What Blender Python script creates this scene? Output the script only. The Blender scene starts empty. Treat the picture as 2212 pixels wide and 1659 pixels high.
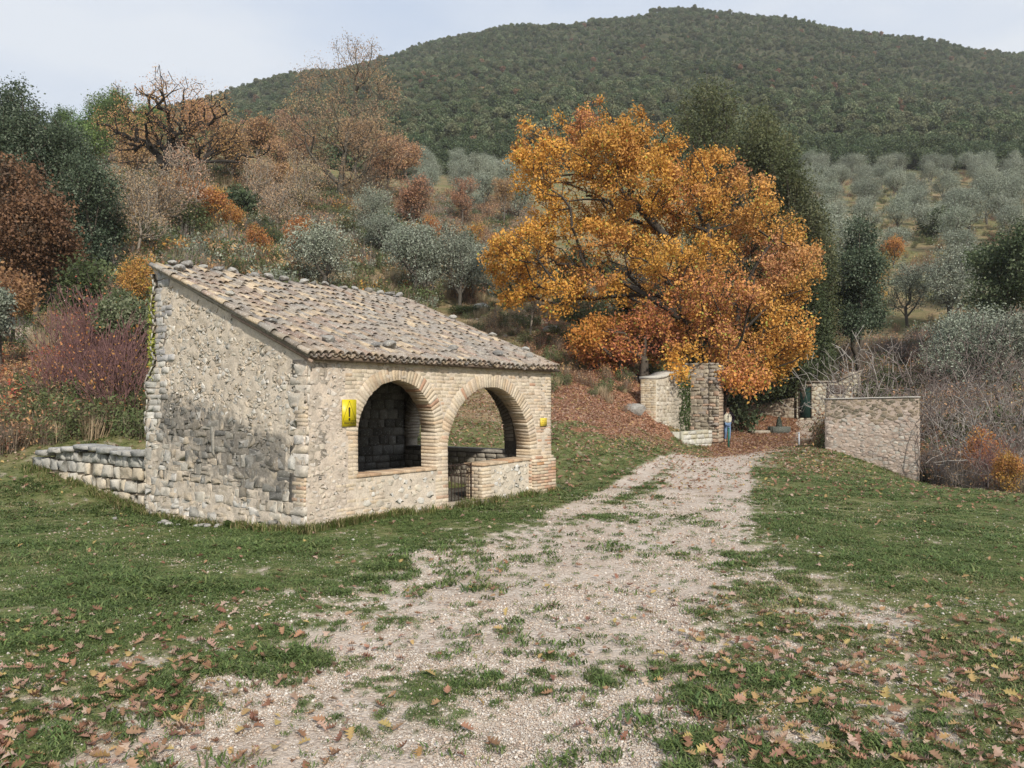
import bpy, math, random
import numpy as np
from mathutils import Vector, Matrix
from mathutils.geometry import tessellate_polygon

random.seed(7)
RNG = np.random.default_rng(7)
SC = bpy.context.scene
COL = SC.collection
FAST_WORLD = True

# ------------------------------------------------------------------ camera
CAM_Z, FPX, CX, HY = 1.9, 1750.0, 1106.0, 870.0     # eye height, focal length / horizon in photo units (2212 wide)
cam_d = bpy.data.cameras.new('camera')
cam = bpy.data.objects.new('camera', cam_d)
COL.objects.link(cam)
cam.location = (0, 0, CAM_Z)
cam.rotation_euler = (math.radians(90), 0, 0)
cam_d.sensor_width = 36
cam_d.lens = FPX / 2212 * 36
cam_d.shift_y = 40.5 / 2212
cam_d.clip_start = 0.1
cam_d.clip_end = 6000
SC.camera = cam

# ------------------------------------------------------------------ light
SUN_EL, SUN_AZ = math.radians(33), math.radians(161)     # azimuth from +Y clockwise
world = bpy.data.worlds.new('World'); SC.world = world
world.use_nodes = True
wn = world.node_tree.nodes; wl = world.node_tree.links
wn.clear()
w_out = wn.new('ShaderNodeOutputWorld')
w_sky = wn.new('ShaderNodeTexSky'); w_sky.sky_type = 'NISHITA'; w_sky.sun_disc = False
w_sky.sun_elevation = SUN_EL; w_sky.sun_rotation = SUN_AZ
w_sky.dust_density = 3.0; w_sky.air_density = 1.0
w_bg = wn.new('ShaderNodeBackground'); w_bg.inputs[1].default_value = 0.11
wl.new(w_sky.outputs[0], w_bg.inputs[0])
w_tc = wn.new('ShaderNodeTexCoord')
w_map = wn.new('ShaderNodeMapping'); w_map.inputs['Scale'].default_value = (1.0, 1.0, 3.2)
wl.new(w_tc.outputs['Generated'], w_map.inputs[0])
w_nz = wn.new('ShaderNodeTexNoise'); w_nz.inputs['Scale'].default_value = 1.6; w_nz.inputs['Detail'].default_value = 6
w_nz.inputs['Roughness'].default_value = 0.5
wl.new(w_map.outputs[0], w_nz.inputs['Vector'])
w_cr = wn.new('ShaderNodeValToRGB')
w_cr.color_ramp.elements[0].position = 0.36; w_cr.color_ramp.elements[0].color = (0.58, 0.69, 0.88, 1)
w_cr.color_ramp.elements[1].position = 0.60; w_cr.color_ramp.elements[1].color = (0.88, 0.92, 0.98, 1)
wl.new(w_nz.outputs[0], w_cr.inputs[0])
w_cl = wn.new('ShaderNodeBackground'); w_cl.inputs[1].default_value = 0.82
wl.new(w_cr.outputs[0], w_cl.inputs[0])
w_mx = wn.new('ShaderNodeMixShader'); w_mx.inputs[0].default_value = 0.88     # thin high cloud over the blue
wl.new(w_bg.outputs[0], w_mx.inputs[1]); wl.new(w_cl.outputs[0], w_mx.inputs[2])
wl.new(w_mx.outputs[0], w_out.inputs[0])

sun_d = bpy.data.lights.new('sun', 'SUN'); sun_d.energy = 3.3; sun_d.angle = math.radians(1.5)
sun_d.color = (1.0, 0.93, 0.82)
sun = bpy.data.objects.new('sun', sun_d); COL.objects.link(sun)
sdir = Vector((math.sin(SUN_AZ) * math.cos(SUN_EL), math.cos(SUN_AZ) * math.cos(SUN_EL), math.sin(SUN_EL)))
sun.rotation_euler = sdir.to_track_quat('Z', 'Y').to_euler()
sun.location = (0, 0, 60)
SC.view_settings.view_transform = 'Standard'
SC.view_settings.look = 'None'
SC.view_settings.exposure = 0.3
SC.view_settings.gamma = 1
SC.view_settings.use_curve_mapping = False
SC.cycles.max_bounces = 6
SC.cycles.diffuse_bounces = 3
SC.cycles.transparent_max_bounces = 4
SC.cycles.volume_bounces = 1

# ------------------------------------------------------------------ numpy noise
def _h(ix, iy, seed):
    n = (ix.astype(np.int64) * 374761393 + iy.astype(np.int64) * 668265263 + seed * 974711) & 0x7fffffff
    n = ((n ^ (n >> 13)) * 1274126177) & 0x7fffffff
    n = n ^ (n >> 16)
    return (n & 0xffff) / 65535.0
def vnoise(x, y, seed=0):
    x = np.asarray(x, float); y = np.asarray(y, float)
    ix = np.floor(x); iy = np.floor(y); fx = x - ix; fy = y - iy
    fx = fx * fx * (3 - 2 * fx); fy = fy * fy * (3 - 2 * fy)
    a = _h(ix, iy, seed); b = _h(ix + 1, iy, seed); c = _h(ix, iy + 1, seed); d = _h(ix + 1, iy + 1, seed)
    return (a * (1 - fx) + b * fx) * (1 - fy) + (c * (1 - fx) + d * fx) * fy
def fbm(x, y, seed=0, octv=4, gain=0.5):
    s = 0; a = 1; t = 0
    for k in range(octv):
        s = s + a * vnoise(x * 2 ** k + 17.3 * k, y * 2 ** k - 9.1 * k, seed + k); t += a; a *= gain
    return s / t
def sstep(a, b, x):
    t = np.clip((np.asarray(x, float) - a) / (b - a), 0, 1)
    return t * t * (3 - 2 * t)

def at(px, py, Y):
    return ((px - CX) / FPX * Y, Y, CAM_Z + (HY - py) / FPX * Y)

# ------------------------------------------------------------------ mesh helpers
def mesh_np(name, V, F, C=None, mat=None, smooth=False):
    """V (n,3); F (m,k) array or list of arrays of equal k; C per-vertex rgb"""
    me = bpy.data.meshes.new(name)
    V = np.asarray(V, np.float32)
    Fs = F if isinstance(F, list) else [F]
    Fs = [np.asarray(f, np.int32) for f in Fs if len(f)]
    me.vertices.add(len(V)); me.vertices.foreach_set('co', V.ravel())
    nl = sum(f.size for f in Fs); nf = sum(len(f) for f in Fs)
    me.loops.add(nl); me.loops.foreach_set('vertex_index', np.concatenate([f.ravel() for f in Fs]))
    tot = np.concatenate([np.full(len(f), f.shape[1], np.int32) for f in Fs])
    start = np.concatenate([[0], np.cumsum(tot)[:-1]]).astype(np.int32)
    me.polygons.add(nf)
    me.polygons.foreach_set('loop_start', start); me.polygons.foreach_set('loop_total', tot)
    if smooth: me.polygons.foreach_set('use_smooth', np.ones(nf, bool))
    if C is not None:
        C = np.asarray(C, np.float32)
        if C.ndim == 1: C = np.tile(C, (len(V), 1))
        a = me.attributes.new('tint', 'FLOAT_COLOR', 'POINT')
        a.data.foreach_set('color', np.concatenate([C[:, :3], np.ones((len(C), 1), np.float32)], 1).ravel())
    if mat: me.materials.append(mat)
    me.update(calc_edges=True)
    return me

def link(name, me, parent=None, loc=None, col=None):
    o = bpy.data.objects.new(name, me)
    (col or COL).objects.link(o)
    if parent is not None: o.parent = parent
    if loc is not None: o.location = loc
    return o
def tag(o, label=None, cat=None, group=None, kind=None):
    if label: o['label'] = label
    if cat: o['category'] = cat
    if group: o['group'] = group
    if kind: o['kind'] = kind
    return o
def empty(name, loc=(0, 0, 0), rz=0, label=None, cat=None, group=None):
    o = bpy.data.objects.new(name, None); COL.objects.link(o)
    o.empty_display_size = 0.3
    o.location = loc; o.rotation_euler = (0, 0, rz)
    return tag(o, label, cat, group)
def copy_tree(o, parent=None):
    c = o.copy(); COL.objects.link(c)
    if parent is not None: c.parent = parent
    for ch in list(o.children): copy_tree(ch, c)
    return c

class MB:
    """collects pieces, keeps each piece apart until build()"""
    def __init__(s): s.p = []
    def add(s, V, F, C=(1, 1, 1)):
        V = np.asarray(V, float)
        C = np.asarray(C, float)
        if C.ndim == 1: C = np.tile(C, (len(V), 1))
        s.p.append((V, F, C))
    def joined(s, name, mat, parent=None, kind=None, smooth=False, items=None):
        items = s.p if items is None else items
        if not items: return None
        Vs, Cs, F3, F4, n = [], [], [], [], 0
        for V, F, C in items:
            for f in F:
                (F3 if len(f) == 3 else F4).append([i + n for i in f]) if len(f) < 5 else None
                if len(f) > 4:
                    for k in range(1, len(f) - 1): F3.append([f[0] + n, f[k] + n, f[k + 1] + n])
            Vs.append(V); Cs.append(C); n += len(V)
        Fs = [np.array(x) for x in (F3, F4) if x]
        o = link(name, mesh_np(name, np.concatenate(Vs), Fs, np.concatenate(Cs), mat, smooth), parent)
        if kind: o['kind'] = kind
        return o
    def split(s, name, mat, parent, rest, limit=290, key=None, smooth=False):
        """largest pieces as objects of their own, the rest as one part"""
        def size(it):
            d = it[0].max(0) - it[0].min(0); return np.sort(d)[-1] * np.sort(d)[-2]
        it = sorted(s.p, key=key or (lambda q: -size(q)))
        for V, F, C in it[:limit]:
            o3 = V.mean(0)
            F3 = [f for f in F if len(f) == 3]; F4 = [f for f in F if len(f) == 4]
            Fs = [np.array(x) for x in (F3, F4) if x]
            link(name, mesh_np(name, V - o3, Fs, C, mat, smooth), parent, o3)
        if it[limit:]: s.joined(rest, mat, parent, 'stuff', smooth, it[limit:])

BOXF = [(0, 3, 2, 1), (4, 5, 6, 7), (0, 1, 5, 4), (1, 2, 6, 5), (2, 3, 7, 6), (3, 0, 4, 7)]
def box_v(x0, x1, y0, y1, z0, z1):
    return np.array([(x0, y0, z0), (x1, y0, z0), (x1, y1, z0), (x0, y1, z0), (x0, y0, z1), (x1, y0, z1), (x1, y1, z1), (x0, y1, z1)], float)
def bar(mb, a, b, r, n=6, c=(1, 1, 1), r2=None):
    a = np.array(a, float); b = np.array(b, float); d = b - a; L = np.linalg.norm(d); d /= L
    ref = np.array((0, 0, 1.0)) if abs(d[2]) < .9 else np.array((1.0, 0, 0))
    u = np.cross(d, ref); u /= np.linalg.norm(u); v = np.cross(d, u)
    r2 = r if r2 is None else r2
    an = np.arange(n) * 2 * math.pi / n
    R = np.outer(np.cos(an), u) + np.outer(np.sin(an), v)
    V = np.concatenate([a + R * r, b + R * r2, [a], [b]])
    F = [(i, (i + 1) % n, n + (i + 1) % n, n + i) for i in range(n)] + [((i + 1) % n, i, 2 * n) for i in range(n)] + [(n + i, n + (i + 1) % n, 2 * n + 1) for i in range(n)]
    mb.add(V, F, c)

# ------------------------------------------------------------------ materials
def newmat(name):
    m = bpy.data.materials.new(name); m.use_nodes = True
    nt = m.node_tree; nt.nodes.clear()
    return m, nt, nt.nodes, nt.links
def N(nt, t, **kw):
    n = nt.nodes.new('ShaderNode' + t)
    for k, v in kw.items():
        if k in n.inputs.keys() if hasattr(n.inputs, 'keys') else False: n.inputs[k].default_value = v
        else: setattr(n, k, v)
    return n
def noise(nt, vec, scale, detail=4, rough=.55):
    n = nt.nodes.new('ShaderNodeTexNoise'); n.inputs['Scale'].default_value = scale
    n.inputs['Detail'].default_value = detail; n.inputs['Roughness'].default_value = rough
    if vec: nt.links.new(vec, n.inputs['Vector'])
    return n.outputs[0]
def ramp(nt, fac, stops):
    r = nt.nodes.new('ShaderNodeValToRGB'); e = r.color_ramp.elements
    while len(e) < len(stops): e.new(0.5)
    for k, (p, c) in enumerate(stops):
        e[k].position = p; e[k].color = (*c, 1) if len(c) == 3 else c
    nt.links.new(fac, r.inputs[0]); return r.outputs[0]
def mix(nt, fac, a, b, mode='MIX'):
    m = nt.nodes.new('ShaderNodeMix'); m.data_type = 'RGBA'; m.blend_type = mode
    for s, v in ((m.inputs[0], fac), (m.inputs[6], a), (m.inputs[7], b)):
        if isinstance(v, (int, float)): s.default_value = v
        elif isinstance(v, tuple): s.default_value = (*v, 1)
        else: nt.links.new(v, s)
    return m.outputs[2]
def attr(nt, name):
    a = nt.nodes.new('ShaderNodeAttribute'); a.attribute_name = name; return a
def math_n(nt, op, a, b=0.0, c=None):
    m = nt.nodes.new('ShaderNodeMath'); m.operation = op
    for s, v in zip(m.inputs, (a, b, c)):
        if v is None: continue
        if isinstance(v, (int, float)): s.default_value = v
        else: nt.links.new(v, s)
    return m.outputs[0]
def out_pr(nt, col, rough=.85, bump=None, bdist=.01, bstr=.6, spec=.3, metal=0.0):
    p = nt.nodes.new('ShaderNodeBsdfPrincipled'); o = nt.nodes.new('ShaderNodeOutputMaterial')
    if isinstance(col, tuple): p.inputs['Base Color'].default_value = (*col, 1)
    else: nt.links.new(col, p.inputs['Base Color'])
    if isinstance(rough, (int, float)): p.inputs['Roughness'].default_value = rough
    else: nt.links.new(rough, p.inputs['Roughness'])
    p.inputs['Specular IOR Level'].default_value = spec
    p.inputs['Metallic'].default_value = metal
    if bump is not None:
        b = nt.nodes.new('ShaderNodeBump'); b.inputs['Strength'].default_value = bstr; b.inputs['Distance'].default_value = bdist
        nt.links.new(bump, b.inputs['Height']); nt.links.new(b.outputs[0], p.inputs['Normal'])
    nt.links.new(p.outputs[0], o.inputs[0]); return p
def geo_pos(nt):
    return nt.nodes.new('ShaderNodeNewGeometry').outputs['Position']

def masonry_mat(name, lichen=.35, dark=.25, scale=1.0, bstr=.7):
    m, nt, _, _ = newmat(name)
    P = geo_pos(nt); a = attr(nt, 'tint').outputs['Color']
    n1 = noise(nt, P, 9 * scale, 5); n2 = noise(nt, P, 45 * scale, 4, .65); n3 = noise(nt, P, 2.2 * scale, 4)
    c = mix(nt, .75, a, ramp(nt, n1, [(.3, (.72, .70, .68)), (.5, (1, 1, 1)), (.72, (1.18, 1.15, 1.08))]), 'MULTIPLY')
    c = mix(nt, .7, c, ramp(nt, n2, [(.3, (.62, .6, .58)), (.55, (1, 1, 1)), (.75, (1.2, 1.18, 1.15))]), 'MULTIPLY')
    spots = ramp(nt, noise(nt, P, 30 * scale, 3, .7), [(.58, (0, 0, 0)), (.66, (lichen, lichen, lichen))])
    c = mix(nt, spots, c, (.60, .59, .54))
    dk = ramp(nt, noise(nt, P, 3.3 * scale, 6, .7), [(.56, (0, 0, 0)), (.72, (dark, dark, dark))])
    c = mix(nt, dk, c, (.09, .085, .075))
    out_pr(nt, c, .92, n2, .012, bstr, .15)
    return m
def leaf_mat(name, trans=.3, gloss=.25, rough=.55, vary=.35):
    m, nt, nd, lk = newmat(name)
    a = attr(nt, 'tint').outputs['Color']
    oi = nt.nodes.new('ShaderNodeObjectInfo').outputs['Random']
    hs = nt.nodes.new('ShaderNodeHueSaturation')
    lk.new(a, hs.inputs['Color'])
    lk.new(math_n(nt, 'MULTIPLY_ADD', oi, vary, 1 - vary / 2), hs.inputs['Value'])
    o2 = nt.nodes.new('ShaderNodeMath'); o2.operation = 'FRACT'; lk.new(math_n(nt, 'MULTIPLY', oi, 7.31), o2.inputs[0])
    lk.new(math_n(nt, 'MULTIPLY_ADD', o2.outputs[0], .03, .485), hs.inputs['Hue'])
    p = nd.new('ShaderNodeBsdfPrincipled'); p.inputs['Roughness'].default_value = rough
    p.inputs['Specular IOR Level'].default_value = gloss
    lk.new(hs.outputs[0], p.inputs['Base Color'])
    t = nd.new('ShaderNodeBsdfTranslucent'); lk.new(hs.outputs[0], t.inputs['Color'])
    mx = nd.new('ShaderNodeMixShader'); mx.inputs[0].default_value = trans
    lk.new(p.outputs[0], mx.inputs[1]); lk.new(t.outputs[0], mx.inputs[2])
    o = nd.new('ShaderNodeOutputMaterial'); lk.new(mx.outputs[0], o.inputs[0])
    return m
def plain_mat(name, col, rough=.6, spec=.4, metal=0, nscale=30, amt=.25):
    m, nt, _, _ = newmat(name)
    P = nt.nodes.new('ShaderNodeTexCoord').outputs['Object']
    n = noise(nt, P, nscale, 4)
    c = mix(nt, amt, col, ramp(nt, n, [(.3, (.35, .35, .35)), (.7, (1.5, 1.5, 1.5))]), 'MULTIPLY')
    out_pr(nt, c, rough, n, .003, .3, spec, metal); return m
def tint_mat(name, rough=.8, nscale=20, amt=.4, bdist=.01, spec=.2):
    m, nt, _, _ = newmat(name)
    P = geo_pos(nt); a = attr(nt, 'tint').outputs['Color']
    n = noise(nt, P, nscale, 5, .6)
    c = mix(nt, amt, a, ramp(nt, n, [(.3, (.5, .5, .5)), (.5, (1, 1, 1)), (.72, (1.35, 1.3, 1.25))]), 'MULTIPLY')
    out_pr(nt, c, rough, n, bdist, .6, spec); return m

M_STONE = masonry_mat('weathered limestone', .5, .35, 1, .5)
M_BRICK = masonry_mat('old brick', .12, .10)
M_MORTAR = masonry_mat('lime mortar', .22, .16, .8, .9)
M_TILE = masonry_mat('lichened clay tile', .9, .7, 1.3)
M_ROCK = masonry_mat('rough field stone', .7, .5)
M_LEAF = leaf_mat('foliage')
M_LEAFDRY = leaf_mat('autumn foliage', .22, .2, .6)
M_OLIVE = leaf_mat('olive foliage', .15, .35, .5)
M_FOREST = leaf_mat('forest foliage', .15, .15, .7, .5)
M_GRASS = leaf_mat('grass blades', .3, .2, .6, .5)
M_BARK = tint_mat('bark', .9, 14, .6, .03)
M_IRON = plain_mat('rusty iron', (.055, .035, .027), .75, .3, .3, 40, .6)
M_TINT = tint_mat('painted')

# ------------------------------------------------------------------ terrain
CTRL = []
def cp(px, py, Y): x, y, z = at(px, py, Y); CTRL.append((x, y, z))
for q in [(-6.9, 14.6, -.14), (-6.2, 14.0, -.14), (-8, 15.4, .0), (-8, 5, .10), (-3, 5, .02), (0, 3, 0), (0, 5, 0), (4, 5, 0), (8, 8, -.1), (0, 9, 0), (-8, 9, .08), (-4, 10, .0), (0, 13, 0),
          (4, 13, -.02), (8, 14, -.15), (3, 18, -.02), (-6, 12.5, -.08), (-5.2, 13.3, -.13), (-3, 12, -.02), (1, 17, .02), (0, 1.6, 0), (-1.6, 0.5, 0), (1.6, .5, 0),
          (-2.5, 15, .0), (-3.5, 17, .0), (-1, 17.5, .05), (7, 20, -.1), (6, 25, -.0), (9, 22, -.2), (-14, 10, .5), (14, 11, -.35), (-6.6, 15.3, -.1),
          (-4.5, 19, .6), (-2.6, 20.5, .55)]: CTRL.append(q)
for q in [(100, 1045, 16.5), (0, 1035, 17), (-300, 1000, 18), (200, 945, 19), (60, 930, 21), (100, 860, 25), (-300, 830, 27), (0, 770, 31), (270, 740, 31), (150, 740, 33), (0, 700, 38), (100, 650, 41), (-300, 620, 42),
          (370, 400, 75), (450, 560, 50), (550, 520, 65), (200, 480, 72), (0, 470, 75), (-400, 450, 75), (640, 480, 75), (740, 440, 84), (900, 480, 90), (900, 405, 125), (600, 400, 105), (250, 345, 112), (0, 345, 112), (-400, 330, 112),
          (250, 370, 180), (0, 390, 200), (-400, 390, 200), (500, 330, 160), (700, 360, 160),
          (950, 374, 190), (1100, 374, 190), (1100, 500, 95), (1100, 600, 69), (1000, 665, 58), (1200, 700, 51), (1250, 800, 42), (1400, 840, 41), (1300, 905, 29), (1250, 985, 22), (1200, 1040, 19), (1380, 930, 34), (1450, 950, 37),
          (1040, 900, 28), (1000, 855, 34), (900, 830, 36), (700, 760, 38), (750, 650, 52), (400, 760, 26),
          (1571, 952, 41), (1500, 945, 42), (1500, 880, 52), (1500, 700, 65), (1620, 905, 50), (1750, 905, 50), (1700, 948, 43), (1785, 929, 46), (1785, 968, 30.5), (1640, 1000, 26),
          (1850, 880, 52), (1900, 780, 60), (1930, 610, 80), (2000, 500, 110), (2000, 430, 145), (1500, 372, 190), (1800, 372, 190), (2200, 372, 190), (2500, 372, 190), (1500, 500, 110), (1700, 500, 110), (1700, 430, 145),
          (2150, 720, 60), (2150, 560, 85), (2500, 560, 85), (2500, 700, 60), (2212, 1068, 20.5), (2150, 1075, 26), (2150, 1010, 32), (2150, 900, 42), (2500, 1090, 24), (2500, 950, 42), (1990, 1040, 29), (1990, 1048, 22), (2000, 960, 36), (2500, 1120, 16)]: cp(*q)
SKY_L = [(-600, 330), (-200, 300), (100, 275), (300, 240), (480, 193), (660, 143), (830, 112), (900, 94), (1000, 72), (1150, 60), (1280, 50), (1420, 27), (1480, 25), (1600, 32), (1750, 50), (1900, 77), (2050, 102), (2212, 118), (2500, 150), (2900, 220)]
for px, py in SKY_L:
    Ys = 700 if px > 850 else 620
    py = py + 29
    z = at(px, py, Ys)[2]; T_ = (HY - py) / FPX
    cp(px, py, Ys)
    for f, g in ((.42, .44), (.66, .78)):
        Yk = Ys * f; Tb = min(.284, T_ - .02)
        CTRL.append(((px - CX) / FPX * Yk, Yk, CAM_Z + (Tb + (T_ - Tb) * g) * Yk))
    for Yk, g in ((1000, .80), (1500, .40)): CTRL.append(((px - CX) / FPX * Yk, Yk, z * g))
CTRL = np.array(CTRL)
KU = 2.2
def _uv(x, y):
    r = np.hypot(x, y)
    return np.clip(np.arctan2(x, y), -1.0, 1.0) * KU, np.log(np.maximum(r, 1.2))
cu, cv = _uv(CTRL[:, 0], CTRL[:, 1])
def _tps(d2): return np.where(d2 > 1e-12, .5 * d2 * np.log(np.maximum(d2, 1e-12)), 0)
# fit z/r (slope-like) so near and far are equally smooth
cr = np.exp(cv); cz = CTRL[:, 2] / cr
nC = len(CTRL)
K = _tps((cu[:, None] - cu) ** 2 + (cv[:, None] - cv) ** 2) + np.eye(nC) * 2e-4
Pm = np.stack([np.ones(nC), cu, cv], 1)
A = np.block([[K, Pm], [Pm.T, np.zeros((3, 3))]])
SOL = np.linalg.solve(A, np.concatenate([cz, np.zeros(3)]))
def ground_np(x, y):
    x = np.asarray(x, float); y = np.asarray(y, float); sh = x.shape
    x = x.ravel(); y = y.ravel()
    u, v = _uv(x, y); out = np.empty(len(x))
    for i in range(0, len(x), 20000):
        s = slice(i, i + 20000)
        k = _tps((u[s, None] - cu) ** 2 + (v[s, None] - cv) ** 2)
        out[s] = k @ SOL[:nC] + SOL[nC] + SOL[nC + 1] * u[s] + SOL[nC + 2] * v[s]
    r = np.hypot(x, y)
    z = out * np.exp(v)
    th = np.abs(np.arctan2(x, y))
    w = sstep(1.0, 2.2, th)
    z = z * (1 - w) + w * 0.0 * r
    z = z * sstep(.3, 1.6, r)
    z = z + (fbm(x * .9, y * .9, 3) - .5) * .07 * sstep(2, 8, r) + (fbm(x * .12, y * .12, 5) - .5) * 1.0 * sstep(45, 90, r) + (fbm(x * .02, y * .02, 8) - .5) * 14 * sstep(200, 420, r)
    return z.reshape(sh)
def ground(x, y): return float(ground_np(np.array([x]), np.array([y]))[0])

# bare gravel map, authored in plan from the photo's lines of sight on level ground
ROWS = [(1900, [(0, .4), (500, .8), (1400, .8), (1600, .35), (2212, .3)]),
 (1659, [(0, .35), (300, .55), (500, .85), (900, 1), (1350, .95), (1480, .32), (1700, .32), (2212, .28)]),
 (1560, [(0, .22), (300, .4), (450, .78), (650, .72), (800, .5), (1000, .42), (1200, .85), (1400, .95), (1480, .45), (1700, .38), (1900, .58), (2212, .3)]),
 (1480, [(0, .2), (450, .33), (600, .7), (800, .55), (950, .45), (1100, .55), (1200, .65), (1450, .9), (1500, .38), (1800, .32), (2212, .22)]),
 (1420, [(0, .12), (500, .25), (700, .5), (800, .8), (1000, .97), (1100, .9), (1200, .65), (1350, .5), (1480, .6), (1600, .38), (2000, .3), (2212, .2)]),
 (1340, [(0, .12), (500, .2), (700, .42), (850, .58), (1000, .85), (1200, 1), (1350, .95), (1500, .7), (1600, .47), (1850, .48), (1950, .42), (2050, .25), (2212, .15)]),
 (1270, [(0, .1), (600, .2), (760, .45), (900, .6), (1000, .68), (1200, .75), (1350, .88), (1450, .8), (1600, .55), (1700, .48), (1800, .3), (2212, .15)]),
 (1200, [(0, .1), (750, .12), (850, .4), (930, .58), (1000, .72), (1150, .95), (1400, 1), (1500, .8), (1600, .5), (1750, .22), (2212, .1)]),
 (1130, [(0, .1), (900, .08), (1050, .15), (1150, .48), (1300, .68), (1450, .95), (1570, .85), (1650, .35), (1800, .15), (2212, .1)]),
 (1090, [(0, .1), (1200, .1), (1300, .35), (1400, .85), (1580, 1), (1640, .3), (1750, .1), (2212, .1)]),
 (1040, [(0, .1), (1350, .05), (1420, .4), (1480, 1), (1600, 1), (1640, .3), (1700, .08), (2212, .08)]),
 (1000, [(0, .1), (1440, .05), (1490, .95), (1600, 1), (1640, .3), (1700, .08), (2212, .1)]),
 (960, [(0, .1), (1520, .05), (1580, .9), (1680, 1), (1725, .25), (2212, .1)]),
 (935, [(0, .1), (1560, .2), (1620, .95), (1800, 1), (1900, .4), (2212, .1)]),
 (905, [(0, .1), (1590, .5), (1700, .6), (1800, .3), (2212, .1)]),
 (880, [(0, .1), (2212, .1)])]
_rx = np.arange(-600, 2900, 10.0)
_tab = np.array([np.interp(_rx, [p for p, _ in r], [b for _, b in r]) for _, r in ROWS])
_ry = np.array([1.0 / (y - HY) for y, _ in ROWS])       # proportional to distance
_ly = np.log(_ry * FPX * CAM_Z)
def bare_np(x, y):
    yy = np.maximum(y, .5)
    px = CX + x / yy * FPX; l = np.log(yy)
    i = np.clip(np.searchsorted(_ly, l) - 1, 0, len(_ly) - 2)
    f = np.clip((l - _ly[i]) / (_ly[i + 1] - _ly[i]), 0, 1)
    j = np.clip((px + 600) / 10, 0, len(_rx) - 2); j0 = j.astype(int); g = j - j0
    a = _tab[i, j0] * (1 - g) + _tab[i, j0 + 1] * g; b = _tab[i + 1, j0] * (1 - g) + _tab[i + 1, j0 + 1] * g
    v = a * (1 - f) + b * f
    # narrow side track
    T = np.array([at(1235, 1112, 0)[:0] or (0, 0)])
    tr = [((1200 - CX) / FPX * 13.6, 13.6), ((1300 - CX) / FPX * 16.5, 16.5), ((1400 - CX) / FPX * 21.0, 21.0), ((1475 - CX) / FPX * 26.5, 26.5), ((1510 - CX) / FPX * 29, 29)]
    for (ax, ay), (bx, by) in zip(tr[:-1], tr[1:]):
        dx, dy = bx - ax, by - ay; L2 = dx * dx + dy * dy
        t = np.clip(((x - ax) * dx + (y - ay) * dy) / L2, 0, 1)
        d = np.hypot(x - ax - t * dx, y - ay - t * dy)
        v = np.maximum(v, .95 * (1 - sstep(.12, .45, d)))
    v = v * sstep(58, 52, y)
    (ax, ay), (bx, by) = (-26.5, 40.0), (-16.8, 30.5); dx, dy = bx - ax, by - ay
    t = np.clip(((x - ax) * dx + (y - ay) * dy) / (dx * dx + dy * dy), 0, 1); v = np.maximum(v, 1.0 - sstep(.7, 1.6, np.hypot(x - ax - t * dx, y - ay - t * dy)))
    return np.where(y > .5, v, .3)
def bare_final(x, y):
    b = bare_np(x, y)
    n = .22 * fbm(x * 1.3, y * 1.3, 21, 3) + .36 * fbm(x * 4.6, y * 4.6, 31, 3, .6) + .42 * fbm(x * 10, y * 10, 41, 3, .65)
    n = np.clip((n - .5) * 2.7 + .5, 0, 1)
    return sstep(-.2, .2, b * 1.28 + .3 * sstep(.78, .97, b) * sstep(6.5, 9, y) - n * .92 - .07)
def litter_np(x, y):
    """amount of fallen leaves"""
    yy = np.maximum(y, .5); px = CX + x / yy * FPX
    v = .05 + .04 * sstep(12, 20, y)
    v = v + .30 * sstep(6.5, 4.3, y) * (sstep(700, 100, px) + sstep(1400, 1600, px)) + .22 * sstep(8.5, 5.5, y) * (sstep(1000, 300, px) + sstep(1400, 1600, px))
    v = v + .62 * sstep(24, 30, y) * sstep(1130, 1230, px) * sstep(1500, 1420, px) * sstep(60, 50, y)
    v = v + .30 * sstep(20, 24, y) * sstep(900, 1000, px) * sstep(1500, 1300, px) * sstep(60, 50, y)
    v = v + .9 * sstep(30, 36, y) * sstep(1500, 1560, px) * sstep(1760, 1690, px) * sstep(60, 52, y)
    v = v + .35 * sstep(22, 25, y) * sstep(32, 28, y) * sstep(1640, 1700, px) * sstep(1850, 1790, px)
    v = v + .1 * sstep(14, 20, y) * sstep(1600, 1500, px)
    n = fbm(x * .9, y * .9, 55, 3)
    return np.clip(v * (.35 + 1.3 * n), 0, 1)

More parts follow.
